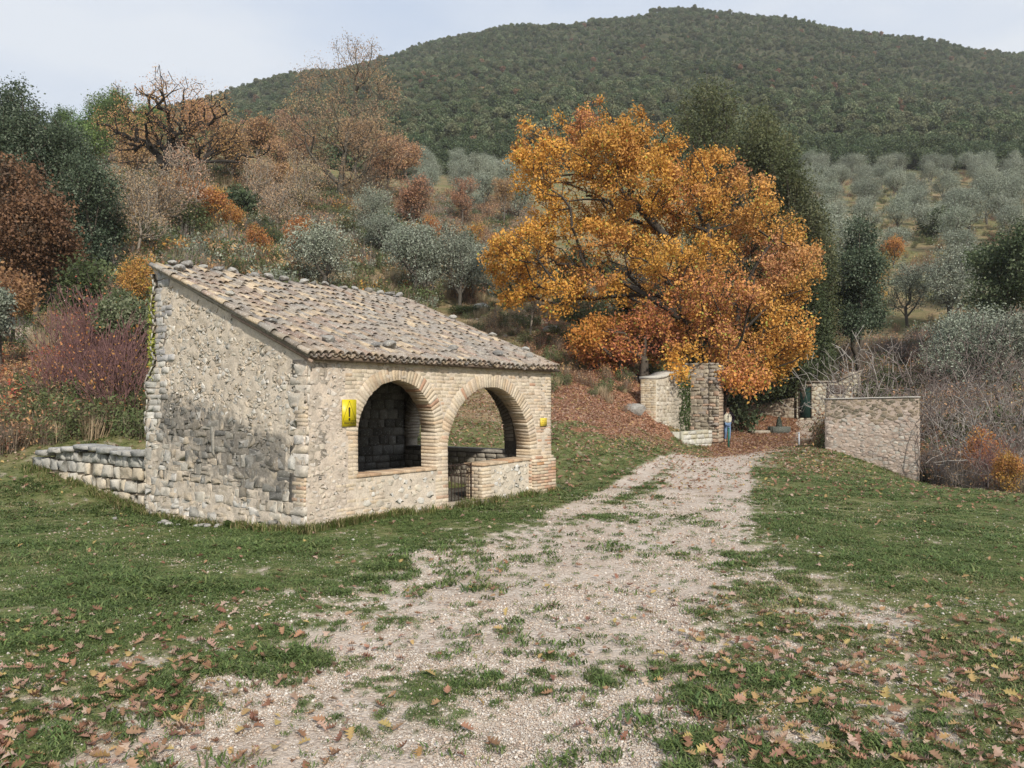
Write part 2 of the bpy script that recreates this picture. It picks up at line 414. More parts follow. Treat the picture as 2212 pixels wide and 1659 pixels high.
def build_ground():
    th = np.concatenate([np.linspace(-math.pi, -.78, 60)[:-1], np.linspace(-.78, .78, 560), np.linspace(.78, math.pi, 60)[1:]])
    r = np.concatenate([[.02], np.geomspace(.4, 3.4, 20)[:-1], np.geomspace(3.4, 60, 330)[:-1], np.geomspace(60, 900, 130)[:-1], np.geomspace(900, 3500, 14)])
    R, T = np.meshgrid(r, th, indexing='ij')
    X = R * np.sin(T); Y = R * np.cos(T)
    Z = ground_np(X, Y)
    b = bare_final(X, Y); l = litter_np(X, Y)
    Z = Z - .025 * b * sstep(60, 40, R) + .012 * (fbm(X * 9, Y * 9, 77, 3) - .5) * sstep(25, 12, R)
    far = sstep(1500, 3400, R); Z = Z * (1 - far) + 0 * far
    V = np.stack([X, Y, Z], -1).reshape(-1, 3)
    nr, nt_ = R.shape
    i = np.arange(nr - 1)[:, None] * nt_ + np.arange(nt_ - 1)[None]
    F = np.stack([i, i + 1, i + nt_ + 1, i + nt_], -1).reshape(-1, 4)[:, ::-1]
    # tint.r = gravel, tint.g = leaf litter, tint.b = dry slope / field
    yy = np.maximum(Y, .5); px = CX + X / yy * FPX
    dry = np.clip(sstep(19, 24, R) * sstep(1150, 1050, px) + sstep(34, 44, R), 0, 1)
    dry = np.where((px > 1640) & (R < 38), 0, dry)
    dry = dry * (1 - .6 * sstep(180, 195, Y))
    l = l * sstep(9, 20, R)
    green = sstep(.55, .7, fbm(X * .12, Y * .12, 91, 3)) * .6
    C = np.stack([b, l, np.clip(dry - green * dry, 0, 1)], -1).reshape(-1, 3)
    m, nt, nd, lk = newmat('ground')
    wood = (sstep(180, 196, Y) + sstep(-200, -300, px) * sstep(120, 132, Y)).clip(0, 1) * sstep(1000, 800, R)
    P = geo_pos(nt); a = attr(nt, 'tint')
    sep = nd.new('ShaderNodeSeparateColor'); lk.new(a.outputs['Color'], sep.inputs[0])
    # gravel
    vo = nd.new('ShaderNodeTexVoronoi'); vo.inputs['Scale'].default_value = 42; lk.new(P, vo.inputs['Vector'])
    vo2 = nd.new('ShaderNodeTexVoronoi'); vo2.inputs['Scale'].default_value = 16; lk.new(P, vo2.inputs['Vector'])
    peb = ramp(nt, vo.outputs['Color'], [(.1, (.30, .24, .19)), (.5, (.44, .37, .305)), (.85, (.61, .55, .48))])
    dirt = ramp(nt, noise(nt, P, 1.3, 5), [(.35, (.40, .32, .255)), (.5, (.49, .41, .34)), (.68, (.57, .50, .43))])
    grav = mix(nt, ramp(nt, noise(nt, P, 1.1, 6, .7), [(.44, (.05, .05, .05)), (.56, (.9, .9, .9))]), dirt, peb)
    grav = mix(nt, .6, grav, ramp(nt, noise(nt, P, 26, 4, .7), [(.3, (.6, .58, .56)), (.5, (1, 1, 1)), (.7, (1.3, 1.28, 1.26))]), 'MULTIPLY')
    # turf under the blades
    turf = ramp(nt, noise(nt, P, 3.0, 6, .65), [(.3, (.085, .10, .038)), (.5, (.13, .15, .055)), (.7, (.23, .20, .11))])
    turf = mix(nt, .8, turf, ramp(nt, noise(nt, P, 38, 4, .7), [(.3, (.45, .45, .4)), (.5, (1, 1, 1)), (.72, (1.5, 1.5, 1.3))]), 'MULTIPLY')
    dryc = ramp(nt, noise(nt, P, .35, 8, .7), [(.33, (.10, .105, .04)), (.46, (.16, .145, .07)), (.6, (.26, .19, .11)), (.75, (.34, .27, .17))])
    c = mix(nt, sep.outputs[2], turf, dryc)
    c = mix(nt, sep.outputs[0], c, grav)
    v3 = nd.new('ShaderNodeTexVoronoi'); v3.inputs['Scale'].default_value = 13; lk.new(P, v3.inputs['Vector'])
    lit = ramp(nt, v3.outputs['Color'], [(.15, (.12, .055, .03)), (.5, (.27, .13, .075)), (.85, (.42, .25, .16))])
    ln = math_n(nt, 'GREATER_THAN', math_n(nt, 'ADD', sep.outputs[1], math_n(nt, 'MULTIPLY', noise(nt, P, 7, 4, .7), .5)), .98)
    c = mix(nt, ln, c, lit)
    c = mix(nt, attr(nt, 'wood').outputs['Fac'], c, ramp(nt, noise(nt, P, .2, 6, .7), [(.35, (.035, .045, .022)), (.65, (.085, .08, .045))]))
    hgt = math_n(nt, 'ADD', math_n(nt, 'MULTIPLY', vo.outputs['Distance'], -.6), noise(nt, P, 20, 5, .7))
    out_pr(nt, c, .95, hgt, .02, .8, .1)
    gm = mesh_np('ground', V, F, C, m, True)
    wa = gm.attributes.new('wood', 'FLOAT', 'POINT'); wa.data.foreach_set('value', wood.ravel().astype(np.float32))
    o = link('ground', gm)
    tag(o, 'grassy ground with a bare gravel track and leaf litter', kind='structure')
    return o
GROUND = build_ground()

# ------------------------------------------------------------------ scatter (uncountable cover)
PROTO = bpy.data.collections.new('cover_pieces')        # never linked to the scene
def scatter(name, pts, rot, scl, idx, protos, label, kind='stuff', mat=None):
    pc = bpy.data.collections.new('pieces_' + name)
    for k, me in enumerate(protos):
        po = bpy.data.objects.new('%s_piece_%02d' % (name, k), me); pc.objects.link(po)
    me = bpy.data.meshes.new(name); n = len(pts)
    me.vertices.add(n); me.vertices.foreach_set('co', np.asarray(pts, np.float32).ravel())
    a = me.attributes.new('rot', 'FLOAT_VECTOR', 'POINT'); a.data.foreach_set('vector', np.asarray(rot, np.float32).ravel())
    scl = np.asarray(scl, np.float32)
    if scl.ndim == 1: scl = np.repeat(scl[:, None], 3, 1)
    a = me.attributes.new('scl', 'FLOAT_VECTOR', 'POINT'); a.data.foreach_set('vector', scl.ravel())
    a = me.attributes.new('pick', 'INT', 'POINT'); a.data.foreach_set('value', np.asarray(idx, np.int32))
    if mat: me.materials.append(mat)
    o = link(name, me); tag(o, label, kind=kind)
    ng = bpy.data.node_groups.new(name, 'GeometryNodeTree')
    ng.interface.new_socket('Geometry', in_out='INPUT', socket_type='NodeSocketGeometry')
    ng.interface.new_socket('Geometry', in_out='OUTPUT', socket_type='NodeSocketGeometry')
    nd = ng.nodes; lk = ng.links
    gi = nd.new('NodeGroupInput'); go = nd.new('NodeGroupOutput')
    ci = nd.new('GeometryNodeCollectionInfo'); ci.inputs['Collection'].default_value = pc
    ci.inputs['Separate Children'].default_value = True; ci.inputs['Reset Children'].default_value = True
    ip = nd.new('GeometryNodeInstanceOnPoints'); ip.inputs['Pick Instance'].default_value = True
    def na(nm, ty):
        q = nd.new('GeometryNodeInputNamedAttribute'); q.data_type = ty; q.inputs['Name'].default_value = nm; return q.outputs[0]
    m2p = nd.new('GeometryNodeMeshToPoints'); lk.new(gi.outputs[0], m2p.inputs[0])
    lk.new(m2p.outputs[0], ip.inputs['Points']); lk.new(ci.outputs[0], ip.inputs['Instance'])
    lk.new(na('pick', 'INT'), ip.inputs['Instance Index'])
    er = nd.new('FunctionNodeEulerToRotation'); lk.new(na('rot', 'FLOAT_VECTOR'), er.inputs[0]); lk.new(er.outputs[0], ip.inputs['Rotation'])
    lk.new(na('scl', 'FLOAT_VECTOR'), ip.inputs['Scale'])
    lk.new(ip.outputs[0], go.inputs[0])
    md = o.modifiers.new('cover', 'NODES'); md.node_group = ng
    return o

def rand_sector(n, r0, r1, a0, a1):
    r = np.sqrt(RNG.uniform(r0 ** 2, r1 ** 2, n)); t = RNG.uniform(a0, a1, n)
    return r * np.sin(t), r * np.cos(t)

# building footprint (for keeping cover out)
C0 = np.array((-3.05, 12.09)); BANG = math.radians(52.0)
BU = np.array((math.cos(BANG), math.sin(BANG))); BW = np.array((-math.sin(BANG), math.cos(BANG)))
BL, BD = 6.29, 4.4
def b_local(x, y):
    dx = x - C0[0]; dy = y - C0[1]
    return dx * BU[0] + dy * BU[1], dx * BW[0] + dy * BW[1]
def inside_b(x, y, m=.0):
    s, t = b_local(x, y); return (s > -m) & (s < BL + m) & (t > -m) & (t < BD + m)

def grass_proto(nb, h, spread, seed, cols):
    r = np.random.default_rng(seed)
    V, F, C = [], [], []
    for k in range(nb):
        a = r.uniform(0, 6.28); d = spread * math.sqrt(r.uniform(0, 1)); bx, by = d * math.cos(a), d * math.sin(a)
        hh = h * r.uniform(.45, 1.15); w = .0035 * r.uniform(.8, 1.6) * (h / .06) ** .5
        la = r.uniform(0, 6.28); ln = hh * r.uniform(.2, 1.1)
        px, py = math.cos(la + 1.57) * w, math.sin(la + 1.57) * w
        n = len(V); c = np.array(cols[r.integers(len(cols))]) * r.uniform(.7, 1.25)
        mx, my = bx + math.cos(la) * ln * .35, by + math.sin(la) * ln * .35
        V += [(bx - px, by - py, -.01), (bx + px, by + py, -.01), (mx + px * .8, my + py * .8, hh * .62), (mx - px * .8, my - py * .8, hh * .62), (bx + math.cos(la) * ln, by + math.sin(la) * ln, hh * .95)]
        F += [(n, n + 1, n + 2), (n, n + 2, n + 3), (n + 3, n + 2, n + 4)]; C += [c] * 5
    return mesh_np('grass_tuft', np.array(V), np.array(F), np.array(C), M_GRASS)

def build_grass():
    G = [(.115, .165, .052), (.14, .195, .062), (.19, .225, .09), (.085, .125, .045)]
    Gd = [G[2], (.30, .27, .14), (.26, .24, .11), (.34, .29, .17)]
    protos = [grass_proto(16, .05, .05, k, G) for k in range(3)] + [grass_proto(22, .075, .06, 10 + k, G) for k in range(2)] + [grass_proto(14, .05, .06, 20 + k, Gd) for k in range(2)]
    pts, rot, scl, idx = [], [], [], []
    for n, r0, r1, s, lim in ((60000, 3.6, 7.5, 1.0, .5), (75000, 7.5, 14, 1.25, .5), (75000, 14, 26, 1.9, .5), (45000, 26, 46, 3.0, .45)):
        x, y = rand_sector(n, r0, r1, -.66, .66)
        b = bare_final(x, y)
        yy = np.maximum(y, .5); px = CX + x / yy * FPX
        dry = (px < 1120) & (y > 21)
        keep = ((b < RNG.uniform(.05, .9, n)) | (RNG.uniform(0, 1, n) < .035)) & (RNG.uniform(0, 1, n) < .25 + 1.5 * sstep(.3, .6, fbm(x * 3.2, y * 3.2, 66, 3))) & ~inside_b(x, y, .04)
        l = litter_np(x, y); keep &= RNG.uniform(0, 1, n) > l * 1.1
        keep &= ~(dry & (RNG.uniform(0, 1, n) < .6))
        x, y = x[keep], y[keep]; m = len(x)
        z = ground_np(x, y)
        lush = fbm(x * 1.1, y * 1.1, 61, 3)
        sc = s * RNG.uniform(.6, 1.15, m) * (.6 + .75 * sstep(.35, .68, lush))
        clump = fbm(x * 2.3, y * 2.3, 71, 2); sc *= np.where((clump > .68) & (y < 12), 1.4, 1)
        hz = .38 * sc / s ** .85; pts.append(np.stack([x, y, z - .005], 1)); scl.append(np.stack([sc, sc, hz], 1))
        rot.append(np.stack([RNG.uniform(-.15, .15, m), RNG.uniform(-.15, .15, m), RNG.uniform(0, 6.28, m)], 1))
        pk = RNG.integers(0, 5, m); d = RNG.uniform(0, 1, m) < (.10 + .5 * sstep(.5, .75, fbm(x * .6, y * .6, 81, 3)) + .15 * (px[keep] > 1500)); pk[d] = RNG.integers(5, 7, d.sum())
        idx.append(pk)
    scatter('grass', np.concatenate(pts), np.concatenate(rot), np.concatenate(scl), np.concatenate(idx), protos, 'short green grass growing over the lawn on both sides of the track')
build_grass()

def leaf_outline(seed, L=.1):
    r = np.random.default_rng(seed)
    xs = [0, .12, .22, .34, .44, .56, .66, .80, .92, 1.0]
    ws = [.03, .12, .30, .14, .44, .18, .50, .20, .34, .0]
    V, F = [], []
    cl = r.uniform(-1.1, .9); cr_ = r.uniform(.2, 1.1)
    for x, w in zip(xs, ws):
        w *= r.uniform(.85, 1.15); zc = cl * (x - .5) ** 2
        V += [(x * L - L / 2, w * L * .75, (zc + cr_ * w * w * 1.6) * L), (x * L - L / 2, 0, zc * L), (x * L - L / 2, -w * L * .75, (zc + cr_ * w * w * 1.6) * L)]
    for k in range(len(xs) - 1):
        a = k * 3; F += [(a, a + 1, a + 4, a + 3), (a + 1, a + 2, a + 5, a + 4)]
    V += [(-L / 2, .002, 0), (-L / 2, -.002, 0), (-L * .75, -.001, .01 * 1), (-L * .75, .001, .01)]
    n = len(V) - 4; F += [(n, n + 1, n + 2, n + 3)]
    return np.array(V, float), np.array(F)
LEAFC = [(.34, .20, .13), (.42, .28, .21), (.27, .14, .085), (.48, .35, .27), (.23, .125, .08), (.38, .22, .13), (.44, .31, .13)]
def build_fallen():
    protos = []
    for k in range(7):
        V, F = leaf_outline(k, .105)
        c = np.array(LEAFC[k]); C = np.tile(c, (len(V), 1)) * RNG.uniform(.85, 1.1, (len(V), 1))
        protos.append(mesh_np('fallen_leaf', V, F, C, M_LEAFDRY))
    pts, rot, scl, idx = [], [], [], []
    near = []
    for n, r0, r1, s in ((8200, 3.7, 8.5, .74), (9000, 8.5, 18, .72), (60000, 18, 34, .95), (110000, 34, 56, 1.15)):
        x, y = rand_sector(n, r0, r1, -.64, .64)
        l = litter_np(x, y); keep = (RNG.uniform(0, 1, n) < l * (1.25 if r0 < 10 else 1.0)) & ~inside_b(x, y, .04)
        x, y = x[keep], y[keep]; m = len(x); z = ground_np(x, y)
        sc = s * RNG.uniform(.6, 1.2, m)
        h = .022 * np.minimum(sc, 1.3) + .01 - .02 * (bare_final(x, y) > .6)
        P = np.stack([x, y, z + h], 1); R = np.stack([RNG.normal(0, .35, m), RNG.normal(0, .35, m), RNG.uniform(0, 6.28, m)], 1)
        I = RNG.integers(0, 7, m)
        if r0 < 5:
            o = np.argsort(np.hypot(x, y)); a = o[:290]; b = o[290:]
            for i in a:
                q = link('leaf', protos[I[i]], GROUND, P[i]); q.rotation_euler = R[i]; q.scale = (sc[i],) * 3
            P, R, sc, I = P[b], R[b], sc[b], I[b]
        pts.append(P); rot.append(R); scl.append(sc); idx.append(I)
    scatter('leaf_litter', np.concatenate(pts), np.concatenate(rot), np.concatenate(scl), np.concatenate(idx), protos, 'brown and russet fallen oak leaves strewn over the grass and slope')
build_fallen()

def pebble(seed):
    r = np.random.default_rng(seed)
    V = [(0, 0, 1), (0, 0, -1)]; n = 6
    for k in range(n): V.append((math.cos(k * 6.283 / n), math.sin(k * 6.283 / n), .0))
    V = np.array(V, float) * r.uniform(.7, 1.25, (n + 2, 1)); V[:, 2] *= .55; V[:, 1] *= .8
    F = [(0, 2 + k, 2 + (k + 1) % n) for k in range(n)] + [(1, 2 + (k + 1) % n, 2 + k) for k in range(n)]
    c = np.array([(.52, .46, .39), (.44, .37, .30), (.56, .51, .45), (.37, .28, .22), (.47, .37, .29), (.62, .58, .53)][seed % 6])
    return mesh_np('pebble', V * .01, np.array(F), np.tile(c, (len(V), 1)), M_TINT)
def build_gravel():
    protos = [pebble(k) for k in range(6)]
    P, R, S, I = [], [], [], []
    for n, r0, r1, s in ((150000, 3.6, 6.2, .66), (120000, 6.2, 11, .9), (60000, 11, 18, 1.3)):
        x, y = rand_sector(n, r0, r1, -.64, .64)
        b = bare_final(x, y); stony = sstep(.38, .62, fbm(x * 1.2, y * 1.2, 99, 3))
        keep = (RNG.uniform(0, 1, n) < np.maximum(b, .05 + .75 * bare_np(x, y)) * (.12 + 1.0 * stony)) & ~inside_b(x, y, .1)
        x, y = x[keep], y[keep]; m = len(x); z = ground_np(x, y) - .022 * bare_final(x, y)
        big = RNG.uniform(0, 1, m) ** 9 * 1.6
        sc = s * (.45 + .6 * RNG.uniform(0, 1, m) + 1.1 * big)
        P.append(np.stack([x, y, z + .002], 1)); R.append(np.stack([RNG.uniform(-.5, .5, m), RNG.uniform(-.5, .5, m), RNG.uniform(0, 6.28, m)], 1)); S.append(sc); I.append(RNG.integers(0, 6, m))
    scatter('gravel', np.concatenate(P), np.concatenate(R), np.concatenate(S), np.concatenate(I), protos, 'pale pinkish gravel and small stones lying on the track')
build_gravel()

# ------------------------------------------------------------------ masonry pieces
def vor_cells(pts, x0, x1, z0, z1, k=16):
    pts = np.asarray(pts); cells = []
    for i, p in enumerate(pts):
        d = np.sum((pts - p) ** 2, 1); o = np.argsort(d)[1:k + 1]
        poly = [(x0, z0), (x1, z0), (x1, z1), (x0, z1)]
        for j in o:
            q = pts[j]; m = (p + q) / 2; nv = q - p
            new = []
            for a in range(len(poly)):
                A = poly[a]; B = poly[(a + 1) % len(poly)]
                da = (A[0] - m[0]) * nv[0] + (A[1] - m[1]) * nv[1]; db = (B[0] - m[0]) * nv[0] + (B[1] - m[1]) * nv[1]
                if da <= 0: new.append(A)
                if da * db < 0:
                    t = da / (da - db); new.append((A[0] + t * (B[0] - A[0]), A[1] + t * (B[1] - A[1])))
            poly = new
            if len(poly) < 3: break
        cells.append(poly if len(poly) >= 3 else None)
    return cells
def round_poly(poly, cut=.13):
    out = []
    n = len(poly)
    for i in range(n):
        A = np.array(poly[i - 1]); B = np.array(poly[i]); C = np.array(poly[(i + 1) % n])
        out.append(B + (A - B) * cut * random.uniform(.6, 1.3)); out.append(B + (C - B) * cut * random.uniform(.6, 1.3))
    return out
def piece(poly, gap, proud, fn, back=-.04, maxn=10, rough=1.0, rnd=.12):
    """polygon in wall coords (a,z) -> stone sticking 'proud' out of the wall; fn maps (a, out, z) to xyz"""
    P = [np.array(p, float) for p in poly]
    # merge tiny edges
    Q = []
    for p in P:
        if not Q or np.linalg.norm(p - Q[-1]) > .012: Q.append(p)
    if len(Q) > 1 and np.linalg.norm(Q[0] - Q[-1]) < .012: Q.pop()
    if len(Q) < 3: return None
    if len(Q) * 2 <= maxn: Q = round_poly(Q, rnd)
    c = sum(Q) / len(Q); Q = np.array(Q)
    if len(Q) > maxn: Q = Q[::2] if len(Q) // 2 >= 4 else Q
    d = np.linalg.norm(Q - c, axis=1, keepdims=True)
    ext = d.mean()
    if ext < gap * 1.6: return None
    Q = c + (Q - c) * np.maximum((d - gap) / np.maximum(d, 1e-6), .2)
    n = len(Q)
    Q = Q + RNG.normal(0, .004 * rough, Q.shape)
    ins = np.clip(1 - .012 / np.maximum(np.linalg.norm(Q - c, axis=1, keepdims=True), .02), .5, .93)
    I = c + (Q - c) * ins * RNG.uniform(.93, 1.03, (n, 1))
    tx, tz = RNG.normal(0, .05 * rough, 2)
    V = []
    for q in Q: V.append(fn(q[0], back, q[1]))
    for q in Q: V.append(fn(q[0], proud * .35, q[1]))
    for q in I: V.append(fn(q[0], proud * RNG.uniform(.85, 1.15) + (q[0] - c[0]) * tx + (q[1] - c[1]) * tz, q[1]))
    V.append(fn(c[0], proud * RNG.uniform(.95, 1.2), c[1]))
    F = []
    for i in range(n):
        j = (i + 1) % n
        F.append((i, j, n + j, n + i)); F.append((n + i, n + j, 2 * n + j, 2 * n + i)); F.append((2 * n + i, 2 * n + j, 3 * n))
    return np.array(V), F
def brick_piece(a0, a1, z0, z1, proud, fn, depth=.04, j=.003, ev=.006):
    r = lambda: random.uniform(-j, j)
    c4 = [(a0 + r(), z0 + r()), (a1 + r(), z0 + r()), (a1 + r(), z1 + r()), (a0 + r(), z1 + r())]
    V = [fn(a, -depth, z) for a, z in c4] + [fn(a, proud - ev, z) for a, z in c4]
    cc = ((a0 + a1) / 2, (z0 + z1) / 2)
    for a, z in c4:
        da = ev if a < cc[0] else -ev; dz = ev if z < cc[1] else -ev
        V.append(fn(a + da, proud + random.uniform(-.002, .002), z + dz))
    F = []
    for i in range(4):
        k = (i + 1) % 4
        F += [(i, k, 4 + k, 4 + i), (4 + i, 4 + k, 8 + k, 8 + i)]
    F.append((8, 9, 10, 11))
    return np.array(V), F
def courses(iv, z0, z1, hr, wr, gap=.01, zj=0):
    """rows of quads; iv(z) -> list of (a0,a1)"""
    out = []; z = z0
    while z < z1 - hr[0] * .5:
        h = min(random.uniform(*hr), z1 - z)
        for a0, a1 in iv(z + h / 2):
            a = a0
            while a < a1 - .02:
                w = random.uniform(*wr)
                if a + w > a1 - wr[0] * .5: w = a1 - a
                zz = random.uniform(-zj, zj)
                out.append([(a, z + zz), (a + w, z + zz * .5), (a + w, z + h + zz), (a, z + h + zz * .7)])
                a += w
        z += h
    return out
def area(poly):
    return .5 * abs(sum(poly[i - 1][0] * poly[i][1] - poly[i][0] * poly[i - 1][1] for i in range(len(poly))))

STC = [(.50, .46, .39), (.56, .52, .45), (.40, .38, .34), (.52, .44, .34), (.62, .59, .54), (.46, .40, .32), (.58, .55, .50)]
BRC = [(.56, .47, .35), (.58, .49, .38), (.55, .445, .32), (.60, .52, .41), (.54, .42, .30), (.57, .475, .37)]
RED = [(.49, .34, .24), (.51, .36, .26), (.46, .29, .20)]
MORT = np.array((.58, .505, .415))
def pick(L, v=.12): return np.array(random.choice(L)) * random.uniform(1 - v, 1 + v)

# ------------------------------------------------------------------ the wash house
BLD = empty('stone_wash_house', (C0[0], C0[1], 0), BANG, 'old stone wash house with two brick arches and sloping clay tile roof', 'wash house')
EAVE_Z, SLOPE = 2.60, .398
def roof_z(t): return EAVE_Z + SLOPE * t
WT = .36

def stain(t, z):
    """grey-black weathering of the gable in its own shape"""
    n = fbm(np.array([t * 1.7]), np.array([z * 1.7]), 5, 4)[0]; n2 = fbm(np.array([t * 6]), np.array([z * 6]), 9, 3)[0]
    band = math.exp(-((z - (1.55 - .22 * (3.2 - t))) / .46) ** 2) * (1 if .45 < t < 4.15 else .15)
    low = math.exp(-((z - .7) / .6) ** 2) * .45
    n3 = fbm(np.array([t * 17]), np.array([z * 17]), 19, 3)[0]
    return float(np.clip(((band + low) * 1.5 * (n * .6 + n2 * .7) - .28) * (.35 + 1.3 * n3) * 1.75 + (n3 - .60) * 1.2, 0, .95))
def mix3(a, b, f): return np.array(a) * (1 - f) + np.array(b) * f

def gfn(a, d, z):     # gable face: a = distance back from front corner (t), outward = -x
    bat = .10 * max(0, 1 - z / 2.6)
    return (-d - bat, a - bat * .3 * (a < .3), z)
def build_gable():
    B0 = -.25
    def tmax(z): return 4.42 + .22 * float(sstep(2.7, 2.2, z)) + .05 * math.sin(z * 9) - .06 * float(sstep(.8, .2, z))
    # mortar core grid
    nt_, nz = 150, 130
    V, C = [], []
    for i in range(nt_):
        for k in range(nz):
            v = k / (nz - 1); t0 = i / (nt_ - 1) * 4.5
            z = B0 + v * (roof_z(min(t0, 4.45)) - .03 - B0)
            t = i / (nt_ - 1) * (tmax(z) - .02)
            z = B0 + v * (roof_z(min(t, 4.45)) - .03 - B0)
            d = (vnoise(t * 9, z * 9, 4) - .5) * .025
            V.append(gfn(t, float(d), z))
            s = stain(t, z)
            c = mix3(MORT * (1.0 + .12 * float(vnoise(t * 3, z * 3, 2) - .5)), (.13, .125, .115), s * .8)
            C.append(c)
    F = [(i * nz + k, i * nz + k + 1, (i + 1) * nz + k + 1, (i + 1) * nz + k) for i in range(nt_ - 1) for k in range(nz - 1)]
    n = len(V)
    # back-side slab so that the wall has thickness
    mb = MB(); mb.add(V, F, np.array(C))
    poly = [(0, B0), (4.45, B0), (4.45, roof_z(4.45) - .05), (0, roof_z(0) - .05)]
    sv = [(.02 - .1 * 0, a, z) for a, z in poly] + [(WT, a, z) for a, z in poly]
    mb.add(sv, [(4, 5, 6, 7), (0, 1, 5, 4), (1, 2, 6, 5), (2, 3, 7, 6), (3, 0, 4, 7)], MORT * .8)
    wall = mb.joined('gable_wall', M_MORTAR, BLD)
    st = MB()
    def put(poly, gap, proud, cols, rough=1.0, k=1.0, rnd=.12):
        c2 = np.mean(np.array(poly), 0)
        r = piece(poly, gap, proud, gfn, rough=rough, rnd=rnd)
        if r is None: return
        s = stain(c2[0], c2[1])
        c = mix3(pick(cols), (.10, .098, .092), s * random.uniform(.55, 1)) * k
        st.add(r[0], r[1], c)
    # large coursed base, z<1.55
    line = lambda t: 1.15 + .55 * float(sstep(.9, 2.2, t)) - .1 * math.sin(t * 2)
    for q in courses(lambda z: [(.34, tmax(z) - .02)], -.2, 1.75, (.10, .22), (.11, .34), zj=.022):
        c2 = np.mean(np.array(q), 0)
        if c2[1] > line(c2[0]) or random.random() < .04: continue
        parts = [q]
        (ax, az), (bx, bz), (cx_, cz_), (dx, dz_) = q
        if cz_ - bz > .16 and random.random() < .35:
            f = random.uniform(.35, .65); m0 = (ax, az + (dz_ - az) * f); m1 = (bx, bz + (cz_ - bz) * f); parts = [[q[0], q[1], m1, m0], [m0, m1, q[2], q[3]]]
        for w in parts:
            w = [(a + random.gauss(0, .011), b + random.gauss(0, .010)) for a, b in w]
            put(w, random.uniform(.004, .012), random.uniform(-.002, .012), STC + [tuple(MORT)], 2.2, 1.0, .06)
    # rubble above
    pts = []
    tries = 0
    while len(pts) < 1150 and tries < 90000:
        tries += 1
        t = random.uniform(.28, 4.2); z = random.uniform(1.0, 4.1)
        if z > roof_z(t) - .13 or z < line(t): continue
        dm = .046 if random.random() < .72 else .095
        if all((t - a) ** 2 + ((z - b) * 1.5) ** 2 > dm ** 2 for a, b in pts[-700:]): pts.append((t, z))
    P = np.array(pts) * (1, 1.5)
    for poly in vor_cells(P, .2, 4.25, .9 * 1.5, 4.2 * 1.5):
        if not poly: continue
        q = [(a, b / 1.5) for a, b in poly]
        if any(b > roof_z(a) - .04 for a, b in q) or area(q) > .06: continue
        put(q, random.uniform(.004, .024), random.uniform(-.008, .013), STC + [tuple(MORT * .95), (.50, .42, .33)], 2.6, 1.0, .03)
    # quoins: front corner and back edge
    z = -.22; k = 0
    while z < 2.35:
        h = random.uniform(.12, .2); w = .42 if k % 2 else .28
        brick = (.25 < z < .75) or (1.55 < z < 1.85) 
        if brick:
            h = .06; r = brick_piece(-.005, w * .7, z, z + h - .006, .007, gfn, .03)
            st_c = pick(BRC + RED[:1]); bq.append((r, st_c))
        else:
            put([(-.03, z), (w + random.uniform(-.04, .04), z + random.uniform(-.02, .02)), (w + random.uniform(-.04, .04), z + h), (-.03, z + h)], .005, random.uniform(.001, .008), [(.56, .51, .44), (.58, .54, .49), (.52, .45, .36)], 1.8)
        z += h; k += 1
    z = 2.6
    z = -.2
    while z < roof_z(4.4) - .12:
        h = random.uniform(.09, .15); tm = tmax(z) ; w = random.choice([.38, .26, .48]) * random.uniform(.85, 1.1)
        cols = [(.50, .48, .44), (.58, .56, .51), (.44, .42, .385)] if z < 2.6 else [(.42, .41, .40), (.37, .36, .355), (.46, .45, .43)]
        off = random.uniform(-.05, .05) * (z < 2.7); z0_ = z
        if z > 1.2:
            put([(tm - w, z), (tm + off, z), (tm + off, z + h), (tm - w, z + h)], .005, random.uniform(.004, .016), cols, 1.3, 1.0, .05)
            if random.random() < .55: put([(tm - w - .24, z), (tm - w, z), (tm - w, z + h), (tm - w - .24, z + h)], .008, .02, cols)
        z += h
    # returned side of the back edge (seen past the corner)
    def efn(a, d, z): return (a - .08, tmax(z) + d - .02, z)
    z = 0.9
    while z < roof_z(4.4) - .15:
        h = random.uniform(.1, .17)
        r = piece([(0.0, z), (.36, z), (.36, z + h), (0.0, z + h)], .008, .03, efn)
        if r: st.add(r[0], r[1], pick(STC))
        z += h
    st.split('stone', M_STONE, wall, 'small_stones', 290)
    return wall
bq = []
GABLE = build_gable()
bqm = MB()
for r, c in bq: bqm.add(r[0], r[1], c)
bqm.split('brick', M_BRICK, GABLE, 'small_bricks', 290)

A1 = dict(c=1.87, h=.89, zs=1.38, ring=.24)
A2 = dict(c=4.31, h=1.23, zs=.97, ring=.25)
def arch_in(s, z, A, m=0):
    if z < A['zs']: return abs(s - A['c']) < A['h'] + m
    return (s - A['c']) ** 2 + (z - A['zs']) ** 2 < (A['h'] + m) ** 2
SILL = .76
def ffn(a, d, z): # front face: outward = -y
    bat = .05 * max(0, 1 - z / 1.0)
    return (a - .10 * max(0, 1 - z / 2.6) * max(0, 1 - a / .8), -d - bat * .4, z)

